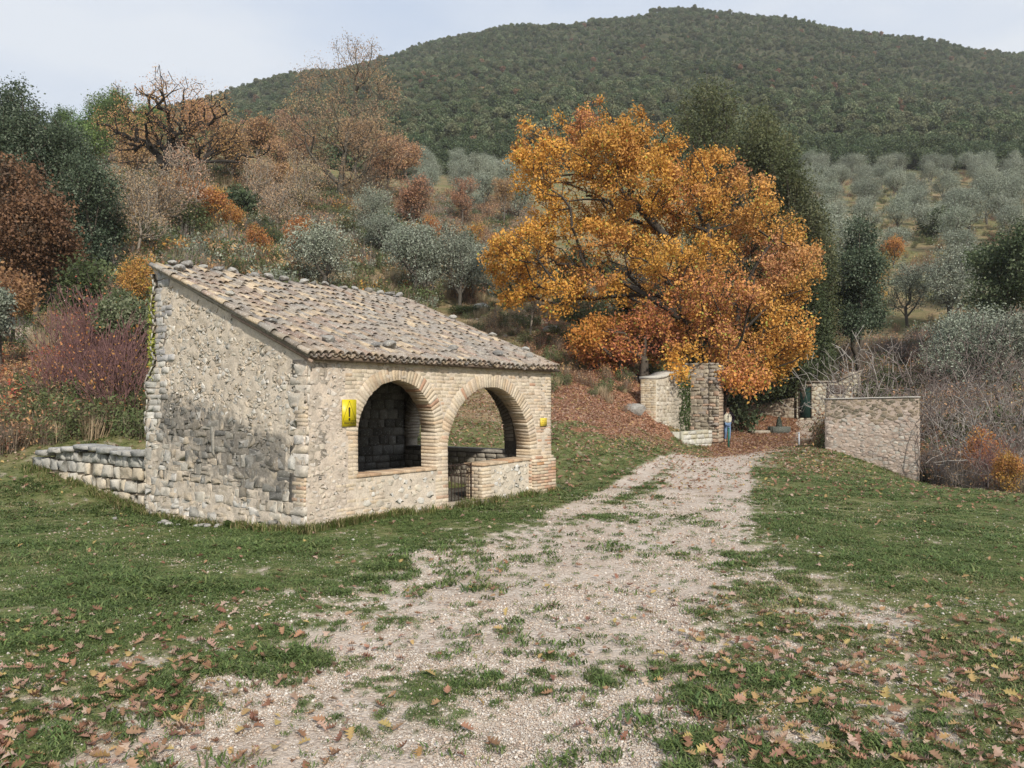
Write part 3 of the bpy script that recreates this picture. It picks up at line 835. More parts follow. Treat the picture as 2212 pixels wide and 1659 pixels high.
def wall_with_holes(name, L, B0, top, holefn, fn, thick, colfn, parent, res=.05, yback=None):
    """thick wall made of small cells so that arched openings stay open; front and back skins plus reveals"""
    ns = int(L / res); V, F, C = [], [], []
    nz = int((top(0) - B0) / res) if not callable(top) else int((max(top(0), top(L)) - B0) / res)
    idx = {}
    def vid(i, k, side):
        key = (i, k, side)
        if key not in idx:
            s = i / ns * L; tz = top(s); z = B0 + k / nz * (tz - B0)
            d = -thick if side else float((vnoise(s * 9, z * 9, 14) - .5) * .014)
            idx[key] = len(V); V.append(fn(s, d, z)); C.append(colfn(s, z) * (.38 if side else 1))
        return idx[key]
    solid = np.ones((ns, nz), bool)
    for i in range(ns):
        for k in range(nz):
            s = (i + .5) / ns * L; z = B0 + (k + .5) / nz * (top(s) - B0)
            solid[i, k] = not holefn(s, z)
    for i in range(ns):
        for k in range(nz):
            if not solid[i, k]: continue
            F.append((vid(i, k, 0), vid(i + 1, k, 0), vid(i + 1, k + 1, 0), vid(i, k + 1, 0)))
            F.append((vid(i, k, 1), vid(i, k + 1, 1), vid(i + 1, k + 1, 1), vid(i + 1, k, 1)))
            for di, dk, e in ((-1, 0, ((0, 0), (0, 1))), (1, 0, ((1, 1), (1, 0))), (0, -1, ((1, 0), (0, 0))), (0, 1, ((0, 1), (1, 1)))):
                a, b = i + di, k + dk
                if a < 0 or b < 0 or a >= ns or b >= nz or not solid[a, b]:
                    (p, q), (r, t) = e
                    F.append((vid(i + p, k + q, 0), vid(i + r, k + t, 0), vid(i + r, k + t, 1), vid(i + p, k + q, 1)))
    mb = MB(); mb.add(V, F, np.array(C))
    return mb.joined(name, M_MORTAR, parent)

def build_front():
    def hole(s, z):
        if arch_in(s, z, A1, .035) and z > SILL - .02: return True
        if arch_in(s, z, A2, .035): return True
        return False
    pl = np.array((.55, .47, .39))
    def colf(s, z):
        f = float(sstep(.75, .95, s + .1 * (vnoise(z * 3, 0, 3) - .5)))
        c = mix3(pl, MORT * 1.02, f)
        return c * (.9 + .2 * float(vnoise(s * 5, z * 5, 6)))
    wall = wall_with_holes('front_wall', BL, -.25, lambda s: EAVE_Z - .05, hole, ffn, WT, colf, BLD)
    bk = MB()
    # ring bricks (through the full wall)
    for A, n0 in ((A1, 44), (A2, 58)):
        for k in range(n0):
            a0 = math.pi * k / n0; a1 = math.pi * (k + 1) / n0
            am = (a0 + a1) / 2; rr = A['h'] + A['ring'] / 2
            if A is A2:
                sx = A['c'] + rr * math.cos(am); sz = A['zs'] + rr * math.sin(am)
                if (sx - A1['c']) ** 2 + (sz - A1['zs']) ** 2 < (A1['h'] + A1['ring'] + .03) ** 2 and sx < 3.05 and sz > A1['zs']: continue
            g = .03 * (a1 - a0); r0 = A['h'] + random.uniform(-.008, .008); r1 = A['h'] + A['ring'] * random.choice([1, 1, 1.0, .93])
            def P(r, a, d): return ffn(A['c'] + r * math.cos(a), d, A['zs'] + r * math.sin(a))
            pr = .006 + random.uniform(-.003, .003); e = .006
            V = [P(r0, a1 - g, -WT + .01), P(r1, a1 - g, -WT + .01), P(r1, a0 + g, -WT + .01), P(r0, a0 + g, -WT + .01)]
            V += [P(r0, a1 - g, pr - e), P(r1, a1 - g, pr - e), P(r1, a0 + g, pr - e), P(r0, a0 + g, pr - e)]
            V += [P(r0 + e, a1 - g * 1.6, pr), P(r1 - e, a1 - g * 1.6, pr), P(r1 - e, a0 + g * 1.6, pr), P(r0 + e, a0 + g * 1.6, pr)]
            F = []
            for i in range(4):
                q = (i + 1) % 4; F += [(q, i, 4 + i, 4 + q), (4 + q, 4 + i, 8 + i, 8 + q)]
            F += [(11, 10, 9, 8), (0, 1, 2, 3)]
            low = am < .35 or am > math.pi - .35
            c = pick(RED if random.random() < (.25 if low and A is A2 and am < .5 else .03) else BRC)
            bk.add(V, F, c)
    # jamb bricks, full depth
    def jamb(s0, s1, z0, z1, redp=.08, cols=BRC):
        z = z0; k = 0
        while z < z1 - .03:
            h = .062
            for (a, b) in (((s0, (s0 + s1) / 2), ((s0 + s1) / 2, s1)) if (k % 2 and s1 - s0 > .2) else ((s0, s1),)):
                r = brick_piece(a + .002, b - .002, z, z + h - .005, .006 + random.uniform(-.003, .003), ffn, WT - .01, .002, .004)
                bk.add(r[0], r[1], pick(RED if random.random() < redp else cols))
            z += h; k += 1
    jamb(A1['c'] - A1['h'] - .2, A1['c'] - A1['h'], .70, A1['zs'], .10)
    jamb(A1['c'] + A1['h'], A2['c'] - A2['h'], -.05, A1['zs'] - .02, .10)
    jamb(A2['c'] + A2['h'], BL, -.1, A2['zs'], .22)
    # face brick courses
    def iv(z):
        segs = [(.72 if z > 1.75 else (.80), BL)]
        out = []
        def cut(segs, a, b):
            r = []
            for p, q in segs:
                if b <= p or a >= q: r.append((p, q)); continue
                if a > p: r.append((p, a))
                if b < q: r.append((b, q))
            return r
        for A in (A1, A2):
            R = A['h'] + A['ring'] + .012
            if z >= A['zs']:
                v = R * R - (z - A['zs']) ** 2
                if v > 0: segs = cut(segs, A['c'] - math.sqrt(v), A['c'] + math.sqrt(v))
        if z < A1['zs']: segs = cut(segs, A1['c'] - A1['h'] - .2, A2['c'] - A2['h'])
        if z < A2['zs']: segs = cut(segs, A2['c'] - A2['h'], BL)
        return [(p, q) for p, q in segs if q - p > .05]
    z = .9
    rowi = 0
    while z < EAVE_Z - .06:
        h = .064
        for (p, q) in iv(z + h / 2):
            a = p + (0 if rowi % 2 else -.0); first = True
            while a < q - .02:
                w = random.uniform(.19, .27) if random.random() < .7 else random.uniform(.10, .15)
                if a + w > q - .06: w = q - a
                top = z > 2.15
                c = pick(BRC)
                if top and random.random() < .45: c = pick([(.54, .47, .36), (.50, .44, .34), (.57, .50, .40)])
                if random.random() < .02 or (a > 5.4 and z < 1.4 and random.random() < .4): c = pick(RED)
                r = brick_piece(a + .005, a + w - .005, z + random.uniform(-.002, .002), z + h - .010, random.uniform(.001, .008), ffn, .03)
                bk.add(r[0], r[1], c)
                a += w
        z += h; rowi += 1
    # brick patches on infill below the arch 1 sill and left strip
    z = .02
    while z < .70:
        a = .55
        while a < 1.55 - z * .4:
            w = random.uniform(.16, .24)
            if random.random() < .62:
                r = brick_piece(a + .005, a + w - .005, z, z + .05, random.uniform(.0, .008), ffn, .03); bk.add(r[0], r[1], pick(BRC + [(.50, .42, .33)]))
            a += w
        z += .062
    # pier buttress at the right foot
    z = -.12
    while z < .78:
        out = .07 if z < .7 else .035
        for (a, b) in ((5.58, 5.82), (5.82, 6.08), (6.08, 6.36)) if int(z / .062) % 2 else ((5.58, 5.70), (5.70, 5.95), (5.95, 6.2), (6.2, 6.37)):
            if z > .7: b = min(b, 6.33)
            r = brick_piece(a + .004, b - .004, z, z + .053, out + random.uniform(-.005, .005), ffn, .1); bk.add(r[0], r[1], pick(BRC + RED + BRC[:2] + [(.50, .30, .17)]))
        z += .062
    # return bricks of the right corner (end face)
    bk.split('brick', M_BRICK, wall, 'small_bricks', 295)
    # stones: plastered rubble strip at the left, white stones under the sill and in the low wall
    st = MB()
    pts = []
    for _ in range(9000):
        s = random.uniform(.0, .72); z = random.uniform(-.1, 2.5)
        if all((s - a) ** 2 + ((z - b) * 1.3) ** 2 > .088 ** 2 for a, b in pts): pts.append((s, z))
    for poly in vor_cells(np.array(pts) * (1, 1.3), -.02, .76, -.2 * 1.3, 2.52 * 1.3):
        if not poly: continue
        q = [(a, b / 1.3) for a, b in poly]
        r = piece(q, random.uniform(.012, .03), random.uniform(-.001, .006), ffn, rough=2.4, rnd=.04)
        if r: st.add(r[0], r[1], pick([(.56, .50, .43), (.60, .55, .49), (.52, .46, .38), (.48, .42, .35), (.58, .50, .42)]))
    def blobs(s0, s1, z0, z1, n, r0, r1, fn, mb, cols):
        pl_ = []
        for _ in range(n * 30):
            if len(pl_) >= n: break
            s = random.uniform(s0, s1); z = random.uniform(z0, z1); r = random.uniform(r0, r1)
            if all((s - a) ** 2 + (z - b) ** 2 > (r + c) ** 2 * .9 for a, b, c in pl_): pl_.append((s, z, r))
        for s, z, r in pl_:
            m = random.choice((4, 5, 6)); ph = random.uniform(0, 6)
            q = [(s + r * random.uniform(.85, 1.25) * math.cos(ph + i * 6.283 / m), z + r * random.uniform(.6, .9) * math.sin(ph + i * 6.283 / m)) for i in range(m)]
            rr = piece(q, .0, random.uniform(.002, .010), fn, rough=2.2, rnd=.04)
            if rr: mb.add(rr[0], rr[1], pick(cols))
    blobs(1.1, 2.7, .02, .68, 46, .035, .10, ffn, st, [(.62, .60, .55), (.56, .53, .47), (.52, .47, .39)])
    st.split('stone', M_STONE, wall, 'small_stones', 290)
    # sill slab of arch 1
    sl = MB()
    a = A1['c'] - A1['h'] - .03
    while a < A1['c'] + A1['h']:
        b = min(a + random.uniform(.22, .3), A1['c'] + A1['h'] + .02)
        r = brick_piece(a + .003, b - .003, SILL - .045, SILL, .03, ffn, WT + .02); 
        sl.add(r[0], r[1], pick([(.50, .36, .24), (.52, .40, .28), (.46, .31, .2)])); a = b
    for V, F, C in sl.p:
        o3 = V.mean(0); link('sill', mesh_np('sill', V - o3, [np.array(F)], C, M_BRICK), BLD, o3)
    # low wall in arch 2
    def lfn(a, d, z): return (a, -d + .02, z)
    L0, L1, LT = 4.06, 5.56, .42
    mb = MB(); n1, n2 = 24, 14; V, F, C = [], [], []
    for i in range(n1 + 1):
        for k in range(n2 + 1):
            s = L0 + (L1 - L0) * i / n1; z = -.15 + (.70 + .15) * k / n2 + .04 * (k / n2) * (i / n1)
            V.append(lfn(s, float((vnoise(s * 9, z * 9, 44) - .5) * .02), z)); C.append(MORT * np.array((1.0, 1.02, 1.02)) * (.92 + .16 * float(vnoise(s * 4, z * 4, 5))))
    F = [(i * (n2 + 1) + k, (i + 1) * (n2 + 1) + k, (i + 1) * (n2 + 1) + k + 1, i * (n2 + 1) + k + 1) for i in range(n1) for k in range(n2)]
    mb.add(V, F, np.array(C))
    bx = box_v(L0, L1, .03, LT, -.15, .70); bx[6, 2] = bx[5, 2] = .74
    mb.add(bx, BOXF, MORT * .95)
    low = mb.joined('low_wall', M_MORTAR, BLD)
    lm = MB()
    blobs(L0 + .35, L1 - .03, -.02, .66, 52, .035, .105, lfn, lm, [(.66, .64, .60), (.60, .58, .53), (.55, .50, .42)])
    lm.split('stone', M_STONE, low, 'small_stones')
    lb = MB(); z = -.02; k = 0
    while z < .66:
        w = (.26, .36)[k % 2]
        r = brick_piece(L0 + .003, L0 + w, z, z + .052, .012, lfn, .04); lb.add(r[0], r[1], pick(BRC))
        # end face bricks
        def efn(a, d, zz): return (L0 - d, a, zz)
        for (p, q) in ((.0, .2), (.2, LT - .02)) if k % 2 else ((.0, .1), (.1, .3), (.3, LT - .02)):
            r = brick_piece(p + .02 + .004, q + .02 - .004, z, z + .052, .010, efn, .03)
            lb.add(r[0], [tuple(reversed(f)) for f in r[1]], pick(BRC))
        z += .062; k += 1
    a = L0 - .02
    while a < L1:
        b = min(a + random.uniform(.2, .3), L1 + .01); zt = .70 + .04 * (a - L0) / 1.5
        r = brick_piece(a + .003, b - .003, zt, zt + .045, .03, lfn, LT + .02); lb.add(r[0], r[1], pick([(.50, .36, .24), (.46, .29, .18), (.53, .42, .3)])); a = b
    lb.split('brick', M_BRICK, low, 'small_bricks')
    # door step
    r = box_v(3.02, 4.12, -.10, .36, -.15, .075); mb = MB(); mb.add(r, BOXF, (.46, .40, .32)); mb.joined('step', M_STONE, BLD)
    return wall
FRONT = build_front()

def build_end_back():
    # end wall (x = BL side), arch opening and parapet; local: a = t, outward = +x
    AE = dict(c=2.42, h=1.45, zs=1.08, ring=.25)
    def fn(a, d, z): return (BL + d - .0, a, z)
    def hole(t, z): return arch_in(t, z, AE, .03) and z > .82
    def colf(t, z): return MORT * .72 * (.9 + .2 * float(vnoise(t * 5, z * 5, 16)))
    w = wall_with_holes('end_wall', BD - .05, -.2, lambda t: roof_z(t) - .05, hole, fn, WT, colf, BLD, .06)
    mb = MB()
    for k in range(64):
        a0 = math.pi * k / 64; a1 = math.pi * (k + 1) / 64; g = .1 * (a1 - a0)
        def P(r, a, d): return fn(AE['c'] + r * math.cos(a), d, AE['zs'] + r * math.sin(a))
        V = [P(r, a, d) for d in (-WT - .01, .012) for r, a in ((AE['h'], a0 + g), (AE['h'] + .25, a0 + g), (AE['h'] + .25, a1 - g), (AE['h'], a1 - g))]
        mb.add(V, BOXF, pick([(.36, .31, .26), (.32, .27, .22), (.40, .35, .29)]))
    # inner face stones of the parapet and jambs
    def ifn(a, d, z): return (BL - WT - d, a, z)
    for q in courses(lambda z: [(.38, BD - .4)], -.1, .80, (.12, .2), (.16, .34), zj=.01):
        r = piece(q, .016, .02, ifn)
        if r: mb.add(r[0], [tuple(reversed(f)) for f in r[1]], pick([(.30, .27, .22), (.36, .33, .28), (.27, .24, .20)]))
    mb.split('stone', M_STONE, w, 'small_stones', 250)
    cap = MB(); cap.add(box_v(BL - WT - .03, BL + .02, AE['c'] - AE['h'] - .02, AE['c'] + AE['h'] + .02, .82, .89), BOXF, (.30, .28, .25)); cap.joined('coping', M_STONE, BLD)
    # outer face stones of the right end (seen edge-on)
    eb = MB()
    z = -.1; k = 0
    while z < 2.5:
        wd = (.36, .26)[k % 2]
        r = brick_piece(.0 + .004, wd, z, z + .052, .012, lambda a, d, zz: (BL + d, a, zz), .04); eb.add(r[0], r[1], pick(BRC + RED[:1]))
        z += .062; k += 1
    eb.split('brick', M_BRICK, w, 'small_bricks')
    # back wall
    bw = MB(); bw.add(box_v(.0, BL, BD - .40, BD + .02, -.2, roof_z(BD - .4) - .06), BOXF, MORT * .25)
    b = bw.joined('back_wall', M_MORTAR, BLD)
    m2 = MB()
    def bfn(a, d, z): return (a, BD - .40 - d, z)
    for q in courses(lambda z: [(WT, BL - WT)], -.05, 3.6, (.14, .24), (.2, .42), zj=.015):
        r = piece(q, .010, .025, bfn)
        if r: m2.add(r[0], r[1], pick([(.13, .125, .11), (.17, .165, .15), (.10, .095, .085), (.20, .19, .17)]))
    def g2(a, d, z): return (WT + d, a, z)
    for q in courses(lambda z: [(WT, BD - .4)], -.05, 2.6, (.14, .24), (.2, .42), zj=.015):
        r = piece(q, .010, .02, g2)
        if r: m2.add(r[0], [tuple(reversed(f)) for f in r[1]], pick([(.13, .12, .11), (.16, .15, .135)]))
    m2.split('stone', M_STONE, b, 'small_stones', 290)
    # stone floor and pier inside
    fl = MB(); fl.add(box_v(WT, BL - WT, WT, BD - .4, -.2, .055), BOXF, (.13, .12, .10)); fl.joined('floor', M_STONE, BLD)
    # wash basins inside
    ba = MB()
    x0, x1, y0, y1 = 1.0, 5.2, 2.3, 3.7
    for q in (box_v(x0, x1, y0, y0 + .22, 0, .42), box_v(x0, x1, y1 - .2, y1, 0, .42), box_v(x0, x0 + .2, y0 + .22, y1 - .2, 0, .42), box_v(x1 - .2, x1, y0 + .22, y1 - .2, 0, .42)): ba.add(q, BOXF, (.30, .28, .25))
    ba.joined('basin', M_STONE, BLD)
build_end_back()

def build_gate():
    y = .27; z0, z1 = .06, .74; x0, x1 = 3.10, 4.04
    g = empty('gate'); g.parent = BLD
    def one(name, fnm):
        mb = MB(); fnm(mb)
        V = np.concatenate([p[0] for p in mb.p])
        o = mb.joined(name, M_IRON, g); return o
    def fr(mb):
        for z in (z0, z1 - .17, z1): bar(mb, (x0, y, z), (x1, y, z), .011, 4)
        for x in (x0, x1): bar(mb, (x, y, z0 - .05), (x, y, z1 + .02), .014, 4)
        # small rings between
    o = one('frame', fr)
    n = 10
    for k in range(1, n):
        x = x0 + (x1 - x0) * k / n
        one('bar', lambda mb: bar(mb, (x, y - .004, z0), (x, y - .004, z1 - .17), .011, 4))
    def lat(mb):
        m = 9
        for k in range(m):
            a = x0 + (x1 - x0) * k / m; b = x0 + (x1 - x0) * (k + 1) / m
            bar(mb, (a, y + .012, z1 - .17), (b, y + .012, z1), .006, 4); bar(mb, (b, y - .012, z1 - .17), (a, y - .012, z1), .006, 4)
    one('lattice', lat)
build_gate()

# ---- roof
def tile(L, r0, r1, th=.013, n=6, convex=True):
    """tapered barrel tile; x across, y up the slope, r0 at lower end"""
    V = []
    for y, r in ((0, r0), (L, r1)):
        for rad in (r, r - th):
            for k in range(n + 1):
                a = math.pi * k / n
                V.append((rad * math.cos(a), y, (rad * math.sin(a) if convex else -rad * math.sin(a))))
    m = n + 1; F = []
    for k in range(n):
        F += [(k, k + 1, 2 * m + k + 1, 2 * m + k), (m + k + 1, m + k, 3 * m + k, 3 * m + k + 1), (k + 1, k, m + k, m + k + 1), (2 * m + k, 2 * m + k + 1, 3 * m + k + 1, 3 * m + k)]
    F += [(0, 2 * m, 3 * m, m), (2 * m - 1 - 0 * m, 4 * m - 1, 3 * m - 1, m - 1)]
    if not convex: F = [tuple(reversed(f)) for f in F]
    return np.array(V), F
def build_roof():
    dk = MB()
    x0, x1, t0, t1 = -.02, BL + .12, -.14, BD + .10
    P = [(x, t, roof_z(t) + dz) for dz in (.0, .05) for x, t in ((x0, t0), (x1, t0), (x1, t1), (x0, t1))]
    dk.add(P, BOXF, (.16, .12, .09))
    roof = dk.joined('roof', M_BARK, BLD)
    ang = math.atan(SLOPE); ca, sa = math.cos(ang), math.sin(ang)
    sp = .142; ncol = int((x1 + .10 - x0) / sp) + 1; L = .44; step = .345; nrow = 14
    cov, pan = MB(), MB()
    TC = [(.36, .285, .21), (.32, .25, .20), (.38, .31, .235), (.30, .235, .195), (.32, .28, .23), (.27, .23, .20), (.39, .30, .21), (.34, .24, .195), (.25, .22, .195)]
    def place(V, x, t, lift, yaw, pit, roll):
        R = Matrix.Rotation(yaw, 3, 'Z') @ Matrix.Rotation(pit, 3, 'X') @ Matrix.Rotation(roll, 3, 'Y')
        V = V @ np.array(R).T
        V = V @ np.array(Matrix.Rotation(ang, 3, 'X')).T
        sag = -.035 * math.sin(math.pi * np.clip((x - x0) / (x1 - x0), 0, 1)) * math.sin(math.pi * np.clip(t / BD, 0, 1)) + .015 * math.sin(x * 2.3 + t)
        return V + np.array((x, t, roof_z(t) + .05 + lift + sag))
    for c in range(ncol):
        ccol = pick(TC, .15) * .9
        x = x0 - .075 + c * sp; cj = random.uniform(-.26, .04)
        for r in range(nrow + (cj < -.12)):
            t = t0 - .05 + (r * step) * ca + (cj * ca if r else random.uniform(-.015, .015)) + random.uniform(-.02, .02)
            V, F = tile(L, .072 * random.uniform(.94, 1.07), .058)
            V = place(V, x + random.uniform(-.006, .006), t, .045, random.gauss(0, .03), -.040 + random.gauss(0, .016), random.gauss(0, .09))
            col = mix3(pick(TC, .25) * 1.0, ccol, random.uniform(.2, .7))
            upper = r / nrow
            if random.random() < .25 + .5 * c / ncol: col = mix3(col, (.31, .295, .27), random.uniform(.3, .8))
            elif random.random() < .08 + .35 * upper * (1 - c / ncol): col = pick([(.46, .37, .26), (.48, .39, .28)])
            cov.add(V, F, col)
            xp = x + sp / 2
            if c < ncol - 1:
                V, F = tile(L, .057, .070, convex=False)
                V = place(V, xp, t - .01, .054, random.gauss(0, .01), -.03, 0)
                pan.add(V, F, pick(TC, .2) * .85)
    cov.split('roof_tile', M_TILE, roof, 'far_roof_tiles', 295, key=lambda q: q[0][:, 0].mean() * 1.0 + .12 * abs(q[0][:, 1].mean()))
    pan.joined('channel_tiles', M_TILE, roof, 'stuff')
    # rake edge: mortar fillet and board along the gable
    rb = MB()
    rb.add([(x, t, roof_z(t) + dz) for dz in (-.045, -.004) for x, t in ((-.06, -.16), (-.02, -.16), (-.02, 1.9), (-.06, 1.9))], BOXF, (.30, .22, .17))
    rb.joined('rake_board', M_BARK, BLD)
    rb = MB()
    rb.add([(x, t, roof_z(t) + dz) for dz in (.0, .052) for x, t in ((-.055, -.1), (-.02, -.1), (-.02, 4.45), (-.055, 4.45))], BOXF, (.36, .32, .27))
    rb.joined('mortar_fillet', M_MORTAR, BLD)
    # eave bricks (dark row under the tiles)
    eb = MB(); a = .0
    while a < BL + .05:
        r = brick_piece(a + .004, a + .15, EAVE_Z - .055, EAVE_Z - .004, .10, ffn, .05); eb.add(r[0], r[1], pick([(.22, .17, .13), (.26, .2, .15)])); a += .155
    eb.joined('eave_course', M_BRICK, BLD, 'stuff')
build_roof()

def rock_mesh(seed, sub=2, flat=.65):
    import bmesh
    bm = bmesh.new(); bmesh.ops.create_icosphere(bm, subdivisions=sub, radius=1)
    r = np.random.default_rng(seed); off = r.uniform(0, 50, 3)
    for v in bm.verts:
        p = v.co; n = 1 + .5 * (vnoise(p.x * 1.3 + off[0], p.y * 1.3 + p.z * 1.7 + off[1], seed) - .5) + .22 * (vnoise(p.x * 3 + off[2], p.z * 3 - p.y * 2.0, seed + 1) - .5)
        v.co = p * float(n); v.co.z *= flat
    # flatten some sides
    for k in range(5):
        d = Vector(r.normal(0, 1, 3)); d.normalize(); lim = r.uniform(.6, .85)
        for v in bm.verts:
            q = v.co.dot(d)
            if q > lim: v.co -= d * (q - lim) * .85
    me = bpy.data.meshes.new('rock'); bm.to_mesh(me); bm.free()
    a = me.attributes.new('tint', 'FLOAT_COLOR', 'POINT')
    c = np.array([(.34, .33, .31), (.28, .27, .25), (.38, .37, .34), (.20, .195, .185)][seed % 4])
    a.data.foreach_set('color', np.tile(np.append(c, 1), len(me.vertices)).astype(np.float32))
    me.materials.append(M_ROCK); return me
ROCKS = [rock_mesh(k) for k in range(6)]
def on_roof(s, t, size, seed, label, name='roof_stone', group='stones weighing down the roof tiles'):
    p = C0 + BU * s + BW * t
    o = link(name, ROCKS[seed % 6], None, (p[0], p[1], roof_z(t) + .14 + size * .3))
    o.scale = (size * random.uniform(.9, 1.4), size * random.uniform(.8, 1.1), size * random.uniform(.7, .95)); o.rotation_euler = (random.uniform(-.3, .3), random.uniform(-.3, .3), random.uniform(0, 6))
    tag(o, label, 'stone', group)
# ridge row
rl = 'grey lichened stone in the row along the top edge of the wash house roof'
for i, s in enumerate([.30, .62, .95, 1.25, 1.55, 2.05, 2.4, 2.75, 3.3, 3.5, 3.9, 4.35, 4.75, 5.1, 5.45, 5.8, 6.15]):
    on_roof(s, 4.36 + random.uniform(-.05, .08), random.uniform(.075, .12), i, rl)
on_roof(.22, 3.95, .12, 0, 'white lichened stone near the top left corner of the tiled roof')
on_roof(.30, 2.5, .10, 2, 'grey stone beside the left roof edge, halfway down the slope')
on_roof(.15, 1.1, .10, 3, 'dark grey stone on the left roof edge above the warning sign side')
on_roof(.62, .28, .12, 1, 'flat grey stone on the eave tiles above the left corner of the front')
for i, (s, t, z, l) in enumerate([(1.62, .28, .085, 'small dark mossy stone on the eave tiles above the left arch'), (1.95, .3, .12, 'larger dark mossy stone on the eave tiles above the left arch'), (3.6, .35, .12, 'dark mossy stone on the eave tiles between the two arches'),
                                  (4.9, .3, .10, 'dark mossy stone on the eave tiles above the right arch'), (5.9, .28, .10, 'dark mossy stone low on the roof near its right end')]): on_roof(s, t, z, 3 + i * 4, l)
for s, t, l in ((6.3, 2.8, 'upper'), (6.33, 1.6, 'middle'), (6.35, .7, 'lower')): on_roof(s, t, .11, 2, 'pale stone on the right roof edge, the %s one of three' % l)

# ---- signs
M_YEL = plain_mat('yellow enamel', (.62, .50, .01), .4, .5, 0, 12, .12)
M_BLK = plain_mat('black print', (.035, .025, .012), .5, .3)
def flat_poly(name, pts, y, mat, parent):
    n = len(pts); tris = tessellate_polygon([[Vector((p[0], 0, p[1])) for p in pts]])
    return link(name, mesh_np(name, np.array([(p[0], y, p[1]) for p in pts]), np.array([tuple(t) for t in tris]), None, mat), parent)
def stroke(name, a, b, w, y, mat, parent):
    a = np.array(a); b = np.array(b); d = (b - a) / np.linalg.norm(b - a); n = np.array((-d[1], d[0])) * w / 2
    return (a - n, b - n, b + n, a + n)
def front_world(s, z, d):
    l = ffn(s, d, z); p = C0 + BU * l[0] + BW * l[1]; return (p[0], p[1], z)
def sign_pericolo():
    w, h = .285, .42
    e = empty('warning_sign', front_world(.78, 1.74, .028), BANG, 'yellow warning sign with exclamation mark and PERICOLO left of the first arch', 'sign')
    mb = MB(); mb.add(box_v(-w / 2, w / 2, -.003, .003, -h / 2, h / 2), BOXF); mb.joined('plate', M_YEL, e)
    yf = -.0045
    mb = MB()
    def st(a, b, wd):
        q = stroke('', a, b, wd, 0, None, None); mb.add([(p[0], yf, p[1]) for p in q], [(0, 1, 2, 3)])
    b = -h / 2 + .085; st((-w / 2 + .01, b), (w / 2 - .01, b), .007); st((-w / 2 + .01, b), (0, h / 2 - .02), .006); st((w / 2 - .01, b), (0, h / 2 - .02), .006)
    bb = -h / 2 + .012
    st((-w / 2 + .01, bb), (w / 2 - .01, bb), .005); st((-w / 2 + .01, b), (-w / 2 + .01, bb), .004); st((w / 2 - .01, b), (w / 2 - .01, bb), .004)
    mb.joined('triangle_border', M_BLK, e)
    mb = MB()
    m = 12; pts = []
    for k in range(m):
        a = k * 2 * math.pi / m; r = .021 if math.sin(a) > 0 else .015; cz = .07 if math.sin(a) > 0 else -.05
        pts.append((r * math.cos(a), yf, cz + r * math.sin(a)))
    mb.add(pts + [(0, yf, 0)], [(i, (i + 1) % m, m) for i in range(m)])
    pts = [(.019 * math.cos(k * 2 * math.pi / m), yf, -.098 + .022 * math.sin(k * 2 * math.pi / m)) for k in range(m)]
    mb.add(pts + [(0, yf, -.098)], [(i, (i + 1) % m, m) for i in range(m)])
    mb.joined('exclamation_mark', M_BLK, e)
    text('PERICOLO', .046, (0, yf - .0005, -h / 2 + .048), e)
def text(body, size, loc, parent):
    cu_ = bpy.data.curves.new('lettering', 'FONT'); cu_.body = body; cu_.size = size; cu_.align_x = 'CENTER'; cu_.align_y = 'CENTER'; cu_.offset = .0012
    tmp = bpy.data.objects.new('tmp', cu_); COL.objects.link(tmp)
    dg = bpy.context.evaluated_depsgraph_get(); me = bpy.data.meshes.new_from_object(tmp.evaluated_get(dg))
    bpy.data.objects.remove(tmp); me.materials.clear(); me.materials.append(M_BLK)
    o = link('lettering', me, parent, loc); o.rotation_euler = (math.pi / 2, 0, 0); return o
sign_pericolo()
def sign_small():
    w, h = .23, .17
    e = empty('notice_plate', front_world(5.98, 1.50, .03), BANG, 'small yellow notice plate with faded lines of text on the right brick pier', 'sign')
    mb = MB(); mb.add(box_v(-w / 2, w / 2, -.003, .003, -h / 2, h / 2), BOXF); mb.joined('plate', plain_mat('faded yellow enamel', (.66, .50, .06), .5, .4, 0, 14, .15), e)
    mb = MB()
    for x0, x1, z in ((-.06, .0, .03), (.03, .055, .03), (-.07, -.01, -.012), (.01, .075, -.012)):
        x = x0
        while x < x1:
            mb.add([(x, -.0042, z), (x + .007, -.0042, z), (x + .007, -.0042, z + .014), (x, -.0042, z + .014)], [(0, 1, 2, 3)]); x += .0125
    mb.joined('faded_print', plain_mat('faded print', (.34, .25, .04), .6, .3), e)
sign_small()

# ------------------------------------------------------------------ other masonry
def wall_block(root, V8, name, mat=M_MORTAR, c=MORT):
    mb = MB(); mb.add(V8, BOXF, c); return mb.joined(name, mat, root)

